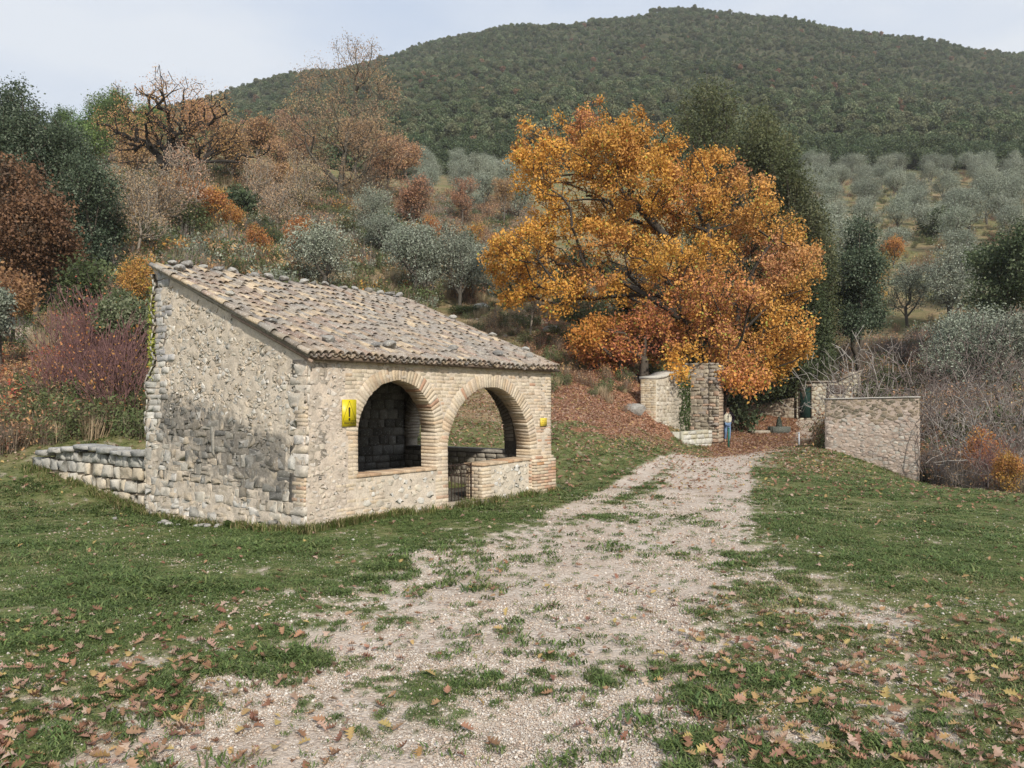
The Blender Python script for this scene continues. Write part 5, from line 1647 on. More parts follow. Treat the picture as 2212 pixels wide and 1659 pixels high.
OLIVE = [(.23, .26, .195), (.29, .32, .245), (.17, .195, .14), (.36, .39, .31), (.25, .275, .215)]
HOLM = [(.085, .12, .055), (.10, .135, .062), (.05, .075, .036), (.14, .17, .09), (.085, .11, .058)]
HOLMG = [(.085, .11, .065), (.12, .15, .09), (.06, .085, .048), (.18, .21, .145), (.05, .07, .04)]
PINE = [(.15, .23, .07), (.11, .18, .055), (.19, .27, .09), (.08, .13, .045)]
CONIF = [(.105, .125, .055), (.135, .15, .065), (.08, .095, .045), (.16, .165, .08)]
BARKC = (.085, .07, .055)

def tree_meshes(nm, guides, P, leafn, lsize, palf, r0, tip=.012, bal=.45, seg=.6, wob=.12, spread=.3, sides=5, bark=BARKC, seed=1, lmat=None, minr=0, leafy_w=3, flat=1.0, e=2.3, asp=.62, extra=None, drop=0):
    rng = np.random.default_rng(seed)
    nodes, par = [], []
    for gi_, g in enumerate(guides):
        g = [np.array(q, float) for q in g]
        if gi_ == 0:
            for k, q in enumerate(g): nodes.append(q); par.append(max(0, len(nodes) - 2))
        else:
            j = int(np.argmin([np.linalg.norm(np.array(q) - g[0]) for q in nodes])); p = j
            a = nodes[j]
            for q in g[1:]:
                L = np.linalg.norm(q - a); m = max(1, int(L / (seg * 1.4)))
                for f in range(1, m + 1):
                    c = a + (q - a) * f / m + (rng.normal(0, wob * .6 * L / m, 3) if f < m else 0)
                    nodes.append(c); par.append(p); p = len(nodes) - 1
                a = q
    A, par = mst(nodes, par, P, bal, seg, wob, rng)
    r, kids, w = radii(A, par, r0, tip, e)
    V, F = tubes(A, par, r, w, sides, minr)
    tm = mesh_np(nm + '_trunk', V, F, np.tile(bark, (len(V), 1)) * (.8 + .4 * rng.uniform(0, 1, (len(V), 1))), M_BARK, True)
    cm = None
    if leafn:
        T = np.where(w <= leafy_w)[0]
        if drop: T = T[(rng.uniform(0, 1, len(T)) > drop * (.3 + 1.4 * sstep(.4, .62, fbm(A[T, 0] * .35 + A[T, 1] * .5, A[T, 2] * .45, seed + 50, 3))))]
        k = rng.choice(T, leafn); f = rng.uniform(0, 1, (leafn, 1))
        Q = A[k] * f + A[par[k]] * (1 - f) + rng.normal(0, spread, (leafn, 3)) * (1, 1, flat)
        if extra is not None: Q = extra(Q, rng)
        V, F, C = leaves(Q, lsize, palf(Q, rng), rng, asp)
        cm = mesh_np(nm + '_crown', V, F, C, lmat or M_LEAF)
    return tm, cm
def put_tree(name, tm, cm, loc, rz=0, sc=1, label=None, cat='tree', group=None):
    r = empty(name, loc, rz, label, cat, group); r.scale = (sc, sc, sc) if not isinstance(sc, tuple) else sc
    if tm: link('trunk', tm, r)
    if cm: link('crown', cm, r)
    return r
def pxblobs(L, Y, x0, y0, z0, ds=1.0, jit=.5, rng=RNG, lens=1.0):
    out = []
    for q in L:
        px, py, rp = q[:3]; ry = q[3] if len(q) > 3 else rp; dy = q[4] if len(q) > 4 else rng.uniform(-1, 1) * jit
        x, _, z = at(px, py, Y + dy); out.append((x - x0, Y + dy - y0, z - z0, rp / FPX * Y, rp / FPX * Y * ds, ry / FPX * Y))
    return out
def pxline(L, Y, x0, y0, z0):
    out = []
    for q in L:
        dy = q[2] if len(q) > 2 else 0
        x, y, z = at(q[0], q[1], Y + dy); out.append((x - x0, dy, z - z0))
    return out
def hero(name, base_px, Y, blobs, guides, N, leafn, lsize, palf, r0, label, ds=1.0, jit=1.5, **kw):
    x0, y0 = PX(base_px, Y); z0 = ground(x0, y0) - .15
    rng = np.random.default_rng(kw.get('seed', 1))
    B = pxblobs(blobs, Y, x0, y0, z0, ds, jit, rng)
    P = blob_pts(B, N, rng, kw.pop('shell', .3)); P = P[P[:, 2] > kw.pop('zmin', .6)]
    G = [pxline(g, Y, x0, y0, z0) for g in guides]; G[0][0] = (0, 0, 0)
    tm, cm = tree_meshes(name, G, P, leafn, lsize, palf, r0, **kw)
    return put_tree(name, tm, cm, (x0, y0, z0), label=label)

def oakpal(P, rng):
    c = pal(ORANGE, .2)(P, rng)
    right = sstep(-4, 5, P[:, 0]) * sstep(1, 10, P[:, 2]); y = sstep(.45, .7, fbm(P[:, 0] * .3, P[:, 2] * .3, 7, 2)) + .8 * sstep(0, -6, P[:, 0]) * sstep(6, 11, P[:, 2]) * sstep(19, 15, P[:, 2])
    c = c * (1 - .7 * right[:, None]) + np.array((.46, .245, .14)) * .7 * right[:, None]
    y = np.clip(y, 0, 1)[:, None] * .6
    c = c * (1 - y) + np.array((.60, .33, .05)) * rng.uniform(.8, 1.15, (len(P), 1)) * y
    g = (rng.uniform(0, 1, len(P)) < .05)[:, None]
    return np.where(g, np.array((.30, .30, .06)), c) * (.72 + .56 * fbm(P[:, 0] * 1.1 + P[:, 1], P[:, 2] * 1.1, 9, 3))[:, None]
# the great orange oak behind the fountain
hero('oak_tree', 1545, 46, [(1150, 310, 55, 50), (1150, 390, 50, 50), (1180, 480, 60, 45), (1320, 340, 80, 60), (1330, 540, 70, 50), (1090, 560, 60, 50), (1110, 620, 50, 45), (1210, 640, 55, 35), (1300, 610, 60, 40), (1250, 275, 75, 50), (1285, 235, 45, 30), (1370, 290, 70, 45), (1460, 330, 70, 50), (1540, 370, 70, 50), (1610, 420, 75, 60), (1670, 490, 70, 60), (1700, 580, 70, 65), (1670, 630, 75, 60), (1725, 560, 45, 50), (1700, 720, 55, 60), (1610, 440, 75, 60),
      (1170, 350, 60, 50), (1250, 370, 80, 60), (1380, 400, 90, 60), (1480, 440, 90, 60), (1570, 500, 80, 60), (1190, 430, 50, 40), (1300, 460, 70, 45), (1400, 520, 70, 45), (1120, 530, 70, 45), (1200, 560, 80, 45), (1280, 520, 60, 40),
      (1100, 580, 55, 45), (1170, 610, 55, 40), (1400, 600, 90, 55), (1490, 600, 70, 60), (1360, 680, 60, 50), (1450, 690, 70, 55), (1540, 640, 60, 50), (1620, 700, 75, 60), (1680, 760, 55, 55), (1650, 800, 60, 50), (1600, 760, 60, 60), (1580, 790, 35, 50), (1420, 750, 50, 40), (1600, 825, 35, 22, -3), (1660, 800, 40, 40, -3), (1475, 770, 34, 45, -7), (1490, 825, 22, 30, -7.5), (1445, 785, 22, 30, -7), (1610, 815, 50, 40, -6), (1670, 670, 45, 50), (1520, 700, 50, 45, -5), (1570, 740, 45, 45, -5), (1600, 640, 55, 45, -5), (1500, 640, 55, 45, -5), (1440, 560, 60, 45, -5), (1545, 560, 60, 50, -5), (1580, 800, 35, 40, -4)],
     [[(1545, 930), (1560, 800, -1), (1555, 700, -1), (1530, 620, 0)],
      [(1555, 700, -1), (1480, 560, -2), (1400, 470, -2), (1330, 400, -1), (1290, 300, 0)],
      [(1530, 620), (1450, 520, 2), (1380, 480, 2), (1270, 490, 1), (1190, 480, 0), (1130, 540, 0)],
      [(1530, 620), (1530, 500, 0), (1490, 400, 1), (1450, 330, 1)], [(1555, 700), (1620, 600, -1), (1670, 520, -1), (1690, 480, -1)],
      [(1560, 800), (1620, 700, -2), (1680, 640, -2)], [(1560, 800), (1480, 700, -3), (1400, 640, -4), (1330, 600, -4)], [(1480, 560), (1440, 600, -3), (1280, 580, -3), (1150, 590, -3)]],
     3000, 140000, .15, oakpal, .50, 'huge spreading oak full of orange and yellow leaves behind the ruined fountain', ds=1.25, jit=3.2, bal=.35, seg=.8, spread=.21, seed=5, lmat=M_LEAFDRY, shell=.45, drop=.44, tip=.014, leafy_w=4, wob=.16, bark=(.05, .042, .034))
hero('oak_tree', 1392, 41, [(1300, 715, 45, 30), (1260, 730, 35, 25), (1340, 760, 45, 25), (1330, 805, 35, 22), (1400, 700, 50, 35), (1440, 740, 40, 40), (1280, 770, 35, 20)],
     [[(1392, 850), (1392, 780), (1395, 700), (1400, 640)], [(1392, 780), (1350, 720), (1300, 715), (1260, 720)], [(1395, 700), (1450, 680)]],
     380, 18000, .145, oakpal, .30, 'smaller orange oak with a straight dark trunk just left of the ruined fountain', bal=.4, seg=.6, spread=.24, seed=9, lmat=M_LEAFDRY, tip=.012)

# gnarled half bare oak on the left crest
hero('oak_tree', 370, 75, [(370, 230, 130, 60), (290, 270, 85, 60), (450, 270, 100, 70), (370, 300, 150, 55), (250, 300, 40, 40), (540, 320, 50, 50), (350, 180, 35, 40), (430, 200, 70, 30)],
     [[(372, 405), (368, 370), (366, 330), (368, 290), (360, 240), (350, 190), (344, 140)], [(370, 375), (345, 352, -1), (310, 350, -2), (265, 352, -2), (240, 345, -2)],
      [(366, 340), (345, 310, 1), (335, 290, 1), (300, 280, 1), (255, 272, 1), (228, 270, 1)], [(372, 385), (400, 372, -1), (430, 350, -2), (475, 348, -2), (530, 352, -2), (565, 375, -2)],
      [(400, 372), (440, 345, 1), (470, 325, 2), (505, 330, 2)], [(366, 330), (400, 300, 0), (415, 280, 0), (420, 230, 0), (450, 210, 0)], [(368, 290), (330, 250, -1), (320, 210, -1), (300, 190, -1)],
      [(430, 350), (432, 320, -2), (460, 300, -2), (500, 300, -2), (520, 270, -2)], [(310, 350), (300, 365, -2), (250, 375, -2)]],
     520, 13000, .125, pal([(.48, .27, .13), (.54, .31, .14), (.40, .23, .14), (.56, .35, .14)]), .85, 'gnarled old oak with thick bare limbs and thin russet leaves high on the left slope', ds=.9, jit=2.5, bal=.22, seg=.6, wob=.22, spread=.35, seed=3, lmat=M_LEAFDRY, tip=.03, leafy_w=3, e=2.3, bark=(.030, .026, .022))
# tall half bare oak
hero('oak_tree', 740, 84, [(775, 130, 60, 55), (700, 180, 70, 50), (820, 200, 50, 60), (640, 250, 50, 50), (750, 260, 90, 50), (660, 320, 70, 60), (800, 300, 70, 50), (710, 370, 60, 40), (840, 350, 50, 60), (780, 400, 60, 40), (620, 310, 30, 60)],
     [[(738, 470), (735, 400), (745, 330), (760, 250), (770, 200), (772, 150), (785, 100)], [(760, 250), (730, 200, 0), (700, 160, 0)], [(745, 330), (690, 290, 1), (650, 230, 1)], [(735, 400), (700, 370, -1), (660, 310, -1), (630, 280, -1)],
      [(760, 250), (810, 230, 0), (835, 180, 0)], [(745, 330), (800, 300, -2), (840, 290, -2)]],
     1100, 24000, .135, pal([(.40, .27, .17), (.46, .31, .19), (.36, .25, .17), (.50, .34, .18)]), .38, 'tall loose oak with bare twigs and few pale orange leaves above the hill line', ds=1, jit=2.5, bal=.35, seg=.8, wob=.14, spread=.4, seed=11, lmat=M_LEAFDRY, tip=.02, e=2.1, leafy_w=4, bark=(.11, .10, .08))
# big evergreen and brown oak at the left edge
hero('holm_oak', 150, 44, [(40, 240, 60, 50), (90, 290, 70, 50), (150, 330, 60, 50), (190, 400, 60, 55), (210, 470, 50, 55), (130, 420, 70, 60), (60, 380, 80, 80), (180, 540, 60, 50), (110, 520, 60, 50), (220, 560, 45, 50), (-40, 300, 80, 90), (160, 610, 60, 40)],
     [[(150, 690), (148, 600), (130, 500), (100, 400), (60, 300)], [(148, 600), (190, 500), (200, 420)]],
     1200, 85000, .13, pal(HOLMG), .3, 'dense dark grey green evergreen oak at the left edge of the picture', ds=1.1, jit=2, bal=.5, spread=.33, seed=21, leafy_w=4, drop=.3)
hero('brown_oak', 78, 36, [(40, 400, 60, 50), (90, 460, 60, 50), (40, 500, 80, 60), (120, 540, 55, 40), (60, 580, 70, 40), (-30, 450, 60, 70), (10, 610, 50, 35), (150, 510, 25, 25)],
     [[(76, 680), (80, 620), (100, 560), (80, 500), (60, 420)], [(80, 620), (40, 560), (0, 500)], [(100, 560), (140, 540)]],
     800, 26000, .14, pal([(.22, .125, .07), (.18, .10, .06), (.25, .14, .075), (.13, .085, .055)]), .16, 'dark brown leaved oak in front of the evergreen at the far left', drop=.5, ds=1.1, jit=1.5, bal=.4, spread=.26, seed=22, lmat=M_LEAFDRY, leafy_w=3)
hero('brown_oak', 30, 31, [(10, 620, 60, 30), (40, 640, 40, 22), (-30, 640, 60, 40)], [[(30, 720), (25, 660), (10, 630)]], 200, 5000, .13, pal([(.25, .13, .07), (.20, .10, .06), (.28, .15, .075)]), .09, 'small rusty brown oak low at the far left under the bigger ones', seed=23, lmat=M_LEAFDRY)
# feathery dark conifers behind the orange oak
CL = ['tallest dark feathery conifer rising behind the top of the orange oak', 'second dark conifer, on the right shoulder of the orange oak', 'narrow dark conifer along the right side of the orange oak', 'lowest dark conifer at the right foot of the orange oak beside the green door']
for k, (bx, Y, bl) in enumerate([(1535, 60, [(1530, 195, 38, 40), (1500, 240, 45, 40), (1555, 240, 45, 50), (1530, 310, 65, 60), (1540, 390, 75, 70), (1540, 480, 80, 80), (1480, 290, 35, 50), (1560, 600, 70, 120)]),
                                 (1650, 57, [(1640, 265, 35, 30), (1630, 310, 55, 50), (1680, 330, 40, 40), (1650, 360, 55, 60), (1665, 440, 60, 70), (1670, 540, 60, 80), (1660, 650, 60, 90)]),
                                 (1735, 54, [(1700, 350, 20, 40), (1715, 420, 40, 60), (1735, 510, 45, 70), (1755, 600, 45, 70), (1770, 690, 40, 60), (1750, 760, 50, 60), (1780, 560, 25, 60)]),
                                 (1740, 50, [(1740, 620, 30, 50), (1745, 700, 40, 50), (1735, 745, 50, 45), (1700, 775, 50, 40), (1650, 810, 50, 35), (1775, 760, 25, 35)])]):
    hero('dark_conifer', bx, Y, bl, [[(bx, 890), (bx, 700), (bl[2][0], bl[2][1]), (bl[0][0], bl[0][1])]], 800, 42000, .19, pal(CONIF if k < 3 else [(.085, .115, .055), (.11, .14, .065), (.06, .085, .04)]), .28, CL[k], ds=1.0, jit=1.5, bal=.6, spread=.36, seed=30 + k, flat=1.5, asp=.45, leafy_w=4)
hero('holm_oak', 1860, 55, [(1855, 470, 18, 25), (1858, 520, 32, 40), (1865, 580, 45, 45), (1855, 640, 50, 45), (1875, 680, 40, 35), (1840, 690, 35, 30)], [[(1858, 745), (1858, 650), (1856, 500)]], 500, 24000, .16, pal(HOLMG), .2, 'upright dark evergreen oak right of the orange oak in front of the olive grove', seed=41, leafy_w=4, spread=.3)
hero('holm_oak', 2165, 50, [(2150, 560, 60, 45), (2190, 520, 40, 50), (2205, 600, 60, 60), (2150, 640, 60, 40), (2240, 560, 60, 80)], [[(2170, 740), (2170, 650), (2180, 550)]], 500, 22000, .17, pal(HOLM), .2, 'broad dark evergreen oak at the right edge below the olive grove', seed=42, leafy_w=4, spread=.3)
hero('green_bush', 272, 24, [(270, 670, 45, 35), (240, 690, 35, 35), (300, 690, 35, 40), (275, 715, 50, 30), (255, 640, 20, 20)], [[(272, 760), (270, 720), (268, 660)]], 350, 13000, .085, pal([(.10, .13, .06), (.14, .17, .09), (.075, .10, .045), (.18, .20, .12)]), .05, 'round green bush beside the upper left edge of the wash house gable', seed=43, spread=.12, leafy_w=4)
hero('green_bush', 2, 27, [(0, 655, 22, 30), (-10, 690, 30, 25)], [[(0, 730), (0, 680)]], 120, 4000, .09, pal(OLIVE), .04, 'small grey green bush cut by the left edge of the picture', seed=44, spread=.12)

# ---- generic kinds, shared meshes
def proto(nm, h, w, N, leafn, lsize, palf, r0, seed, base=.3, lumps=7, **kw):
    rng = np.random.default_rng(seed); B = []
    c0 = h * (base + (1 - base) * .5)
    for k in range(lumps):
        a = k * 2.4 + rng.uniform(-.4, .4); rr = w * .5 * rng.uniform(.25, .62) * (k > 0); zz = c0 + (rng.uniform(-.32, .34) * h * (1 - base))
        q = w * .5 * rng.uniform(.42, .62); B.append((rr * math.cos(a), rr * math.sin(a), zz, q, q, min(q, h * (1 - base) * .42)))
    P = blob_pts(B, N, rng, .35)
    lean = rng.uniform(-.05, .05, 2) * h
    G = [[(0, 0, -.2), (lean[0] * .5, lean[1] * .5, h * base * .6), (lean[0], lean[1], h * base * 1.15)]]
    return tree_meshes(nm, G, P, leafn, lsize, palf, r0, seed=seed, **kw)
PR = {}
PR['olive'] = [proto('olive', 4.2 + .4 * k, 4.6, 260, 9500, .125, pal(OLIVE), .13, 100 + k, base=.3, spread=.24, lmat=M_OLIVE, leafy_w=4, asp=.45, bark=(.10, .09, .075)) for k in range(4)]
PR['russet'] = [proto('russet', 7 + k, 4.6, 560, 6500, .15, pal(RUSSET), .13, 120 + k, base=.3, spread=.24, lmat=M_LEAFDRY, leafy_w=3, bark=(.13, .11, .09), tip=.02, lumps=9, drop=.35) for k in range(4)]
PR['thin'] = [proto('thin', 6.5 + k, 4.2, 620, 2200, .13, pal([(.42, .28, .18), (.46, .32, .19), (.38, .28, .19)]), .10, 140 + k, base=.25, spread=.25, lmat=M_LEAFDRY, leafy_w=2, bark=(.25, .215, .175), tip=.02, lumps=9) for k in range(3)]
PR['holm'] = [proto('holm', 4.4 + .5 * k, 4.6, 160, 2600, .38, pal(HOLM), .16, 160 + k, base=.12, spread=.38, leafy_w=4, minr=.03) for k in range(4)]
PR['pine'] = [proto('pine', 8 + .8 * k, 4.4, 260, 7500, .24, pal(PINE), .22, 180 + k, base=.25, spread=.38, leafy_w=3, asp=.4, lumps=11) for k in range(3)]
PR['orange'] = [proto('orange', 4.5 + k, 3.6, 260, 4200, .15, pal([(.44, .20, .07), (.50, .25, .07), (.40, .18, .08), (.52, .30, .08)]), .09, 200 + k, base=.2, spread=.22, lmat=M_LEAFDRY, leafy_w=3) for k in range(3)]
PR['bare'] = [proto('bare', 3.4 + .4 * k, 4.6, 430, 0, .1, None, .055, 220 + k, base=.08, bark=((.29, .265, .24) if k == 0 else (.19, .155, .14)), tip=(.008 if k == 0 else .007), lumps=10, sides=3, bal=.25, seg=.35, wob=.14) for k in range(4)]
PR['redtwig'] = [proto('redtwig', 2.6 + .3 * k, 2.6, 800, 260, .07, pal([(.45, .14, .07), (.50, .22, .08)]), .03, 240 + k, base=.03, bark=(.19, .105, .10), tip=.008, lumps=8, sides=3, bal=.8, seg=.4, wob=.06, lmat=M_LEAFDRY) for k in range(3)]
PR['dry'] = [proto('dry', 1.6 + .2 * k, 1.9, 900, 0, .1, None, .02, 270 + k, base=.02, bark=(.38, .30, .20), tip=.006, lumps=8, sides=3, bal=1.2, seg=.5, wob=.03) for k in range(2)]
PR['shrub'] = [proto('shrub', 1.9 + .3 * k, 2.3, 160, 2600, .11, pal([(.10, .13, .05), (.13, .155, .065), (.08, .10, .04)]), .035, 260 + k, base=.05, spread=.15, leafy_w=4) for k in range(3)]
PR['broom'] = [proto('broom', 2.4 + .3 * k, 3.0, 200, 3200, .13, pal([(.09, .13, .045), (.12, .16, .06), (.075, .11, .04)]), .04, 280 + k, base=.03, spread=.18, leafy_w=4, asp=.25) for k in range(2)]
_cnt = {}
def put(kind, name, px, Y, sc=1.0, label=None, cat='tree', group=None, dz=-.1):
    k = _cnt.get(kind, 0); _cnt[kind] = k + 1
    x, y = PX(px, Y); z = ground(x, y) + dz
    tm, cm = PR[kind][k % len(PR[kind])]
    return put_tree(name, tm, cm, (x, y, z), RNG.uniform(0, 6.28), sc, label, cat, group)

# olives near the middle
for px, Y, s, l in [(700, 50, 1.05, 'round silvery olive bush directly above the middle of the wash house roof'), (893, 57, 1.15, 'olive tree with two thin trunks above the right half of the roof'), (925, 59, 1.0, 'olive tree crowded between its neighbours above the roof end'),
                    (992, 57.5, 1.1, 'olive tree with a dark shade patch added at its foot'), (1020, 60, 1.0, 'olive tree just right of the one with the shade patch at its foot'), (830, 66, .9, 'small grey olive half hidden behind the olives above the roof'), (800, 73, .9, 'pale grey olive higher on the slope above the roof'),
                    (2055, 62, 1.25, 'round olive on the right slope above the bare thicket'), (2105, 48, 1.15, 'large dull olive at the right behind the bare thicket'), (2190, 44, 1.1, 'olive at the right edge low behind the bare thicket'), (1960, 66, 1.0, 'small olive with a thin dark trunk beside the dirt path on the right slope'), (2060, 46, .95, 'low olive just above the grey bare twigs on the right')]:
    put('olive', 'olive_tree', px, Y, s, l)
r = put('shrub', 'olive_shade', 1000, 56.0, (1.3, 1.0, .35), 'dark flattened shrub added for the shade at the foot of an olive', 'shrub')  # squashed shrub mesh added as the oval of shade under this olive
# russet and orange trees
for px, Y, s, l in [(500, 80, 1.05, 'russet oak directly right of the gnarled oak'), (560, 84, 1.0, 'russet tree between the gnarled oak and the tall bare oak'), (600, 78, .8, 'russet sapling with a pale trunk below the tall bare oak on its left'), (840, 86, .95, 'pinkish russet oak at the right foot of the tall bare oak'),
                    (895, 80, 1.0, 'russet oak with a short dark trunk above the olives'), (880, 96, 1.1, 'russet oak top against the green hill right of the tall bare oak'), (1000, 92, .72, 'round salmon coloured oak alone left of the orange oak'), (1087, 96, .66, 'narrow salmon coloured tree close to the left side of the orange oak'),
                    (300, 84, 1.0, 'russet tree behind the left limbs of the gnarled oak'), (440, 90, 1.1, 'russet tree behind the right limbs of the gnarled oak'), (640, 98, 1.1, 'russet tree behind the left side of the tall bare oak'), (770, 97, 1.0, 'russet tree behind the tall bare oak'), (820, 105, 1.0, 'far russet tree on the skyline side of the tall bare oak')]:
    put('russet', 'russet_oak', px, Y, s, l)
for px, Y, s, l in [(345, 52, .95, 'thin pinkish grey bare tree above the top left corner of the roof'), (400, 56, .95, 'thin bare tree with pink brown haze of twigs left of the orange bush'), (290, 46, .8, 'pale bare sapling with a few yellow leaves beside the evergreen oak'), (600, 66, .9, 'thin tree with a pale grey trunk left of the dark evergreen'),
                    (650, 76, .9, 'slender bare tree on the slope below the tall oak'), (560, 72, .8, 'slender bare tree beside the dark evergreen under the gnarled oak'), (790, 90, .8, 'slender grey trunked tree at the foot of the tall oak'), (930, 80, .6, 'low bare tree left of the salmon coloured oak'), (1145, 48, .62, 'small bare sapling on the brown slope right of the roof'), (1130, 80, .8, 'thin grey tree showing through the left side of the orange oak')]:
    put('thin', 'bare_tree', px, Y, s, l)
for px, Y, s, l in [(445, 60, .95, 'small bright orange oak below the gnarled oak'), (380, 64, .8, 'small orange tree at the foot of the gnarled oak'), (640, 58, .62, 'low orange bush above the left part of the roof'), (555, 54, .6, 'low yellow orange bush just above the roof'), (500, 62, .6, 'orange brown bush on the slope above the roof'), (930, 74, .6, 'low orange bush beside the short russet oak'),
                    (1020, 78, .7, 'low yellow orange bush left of the orange oak'), (1070, 74, .6, 'orange bush at the left tip of the orange oak'), (290, 34, .5, 'low orange leaved bush left of the gable top'), (1930, 86, .8, 'small orange tree in the olive grove above the path'), (1890, 72, .7, 'orange bush at the right side of the upright evergreen')]:
    put('orange', 'orange_bush', px, Y, s, l, 'bush')
for px, Y, s, l in [(520, 70, .8, 'dark green evergreen in the middle of the slope under the gnarled oak'), (835, 68, .75, 'dark evergreen between the olives and the russet oak'), (1000, 70, .62, 'dark evergreen shrub left of the orange oak'), (220, 46, .6, 'dark evergreen shrub at the foot of the big evergreen oak'), (130, 40, .6, 'dark green shrub under the brown oak'),
                    (2020, 100, .8, 'dark evergreen oak standing alone in the olive grove'), (1578, 46.5, .62, 'low dark evergreen just behind the walking person'), (1612, 48.5, .6, 'low dark evergreen in front of the garden wall'), (1640, 53, .8, 'dark evergreen behind the garden wall'), (1700, 54, .75, 'dark evergreen hiding the end of the garden wall'), (1480, 56, .9, 'dark evergreen behind the fountain back wall'), (1600, 58, 1.0, 'dark evergreen under the crown of the orange oak'), (1350, 60, .9, 'dark evergreen shrub behind the smaller orange oak'), (1240, 64, .8, 'dark evergreen shrub seen under the left limbs of the orange oak')]:
    put('holm', 'holm_oak', px, Y, s, l)
for px, Y, s, l in [(185, 105, 1.0, 'bright green pine on the left skyline next to the evergreen oak'), (228, 108, 1.05, 'second bright green pine on the left skyline'), (262, 104, 1.1, 'bright green pine on the skyline behind the gnarled oak, left part'), (300, 112, 1.05, 'bright green pine on the skyline above the left limbs of the gnarled oak'), (330, 108, 1.0, 'bright green pine on the skyline nearest the gnarled oak top'), (140, 112, .8, 'small pine against the sky between evergreen oak and the other pines'), (200, 96, .9, 'lower green pine in front of the skyline pines'), (560, 130, .8, 'green pine on the far slope between the two bare oaks')]:
    put('pine', 'pine_tree', px, Y, s, l)
for px, Y, s, l in [(150, 26, 1.0, 'red twigged bush left of the wash house'), (190, 22.5, .95, 'red twigged bush in the middle of the red thicket'), (230, 21, .95, 'red twigged bush in the right part of the red thicket'), (270, 20.0, 1.0, 'red twigged bush nearest the left edge of the gable'), (215, 24.5, 1.05, 'red twigged bush at the back of the red thicket'), (255, 23.5, 1.0, 'red twigged bush behind the one nearest the gable'), (120, 23, .75, 'low brownish red bush at the left end of the red thicket')]:
    put('redtwig', 'red_twig_bush', px, Y, s, l, 'bush')
bl = ['grey bare shrub spreading above the left end of the pink stone wall', 'grey bare shrub above the right end of the pink stone wall', 'tall pale bare shrub behind the right end of the pink stone wall', 'dense bare shrub standing right of the pink stone wall', 'bare shrub at the right edge beyond the lawn', 'bare shrub low at the lawn edge on the far right', 'high pale bare shrub at the top of the right thicket', 'bare brown shrub between the high pale shrub and the right edge', 'bare shrub in the middle of the right thicket', 'bare shrub behind the middle of the pink stone wall', 'twiggy bare shrub deep in the thicket at the right edge']
for (px, Y, s), l in zip([(1850, 34, 1.35), (1930, 33, 1.3), (2010, 33, 1.15), (2035, 28.5, 1.0), (2130, 27, 1.05), (2200, 24, .95), (2090, 37, 1.35), (2170, 36, 1.2), (2080, 31, 1.1), (1885, 36, 1.05), (2215, 31, 1.2)], bl):
    put('bare', 'bare_shrub', px, Y, s, l, 'shrub', dz=-.2)
for px, Y, s, l in [(1930, 50, 1.1, 'green broom bush right of the upright evergreen'), (1965, 47, .9, 'second green broom bush beside the dirt path'), (1830, 42, .7, 'green bush behind the bare twigs above the pink stone wall'), (90, 30, .7, 'green broom bush low on the left bank'), (500, 44, .8, 'grey green broom just above the roof')]:
    put('broom', 'broom_bush', px, Y, s, l, 'bush')
for kd, nm, px, Y, s, l, ct in [('orange', 'orange_bush', 2120, 27, .38, 'small orange leaved bush in the bare thicket at the right', 'bush'), ('orange', 'orange_bush', 2180, 22.5, .3, 'low yellow orange bush at the lawn edge on the far right', 'bush'), ('shrub', 'green_shrub', 2060, 33, .9, 'green leafed shrub inside the bare thicket', 'shrub'), ('shrub', 'green_shrub', 1900, 38, 1.1, 'green leafed shrub behind the pink stone wall', 'shrub'), ('shrub', 'green_shrub', 2190, 34, 1.2, 'green leafed shrub at the right edge in the bare thicket', 'shrub'), ('redtwig', 'red_twig_bush', 2150, 25, .7, 'red twigged bush in the thicket beyond the right lawn', 'bush'), ('broom', 'broom_bush', 330, 50, 1.0, 'dark green broom behind the top of the gable', 'bush'), ('shrub', 'green_shrub', 420, 56, 1.4, 'green shrub on the slope above the left part of the roof', 'shrub'), ('shrub', 'green_shrub', 180, 34, 1.3, 'green shrub under the big evergreen oak', 'shrub'), ('broom', 'broom_bush', 590, 62, 1.0, 'green broom bush on the slope above the middle of the roof', 'bush'), ('shrub', 'green_shrub', 760, 70, 1.3, 'green shrub below the foot of the tall oak', 'shrub')]:
    put(kd, nm, px, Y, s, l, ct)
for px, Y, s, l in [(128, 31, 1.15, 'tan dry bush on the bank left of the green bush'), (95, 29, .8, 'smaller tan dry bush left of the bigger one')]:
    put('dry', 'dry_bush', px, Y, s, l, 'bush')
rk = [(1190, 49, .42, 'dark boulder on the brown slope left of the orange oak'), (1372, 37, .42, 'dark boulder at the foot of the straight trunked oak'), (1040, 57, .5, 'flat grey boulder right of the olive with the shade patch'), (70, 20.5, .35, 'grey boulder in the brush left of the retaining wall'), (130, 19.6, .15, 'grey stone above the left end of the retaining wall')]
for k, (px, Y, s, l) in enumerate(rk):
    x, y = PX(px, Y); o = link('boulder', ROCKS[k], None, (x, y, ground(x, y) + s * .3)); o.scale = (s * 1.4, s, s); tag(o, l, 'boulder')

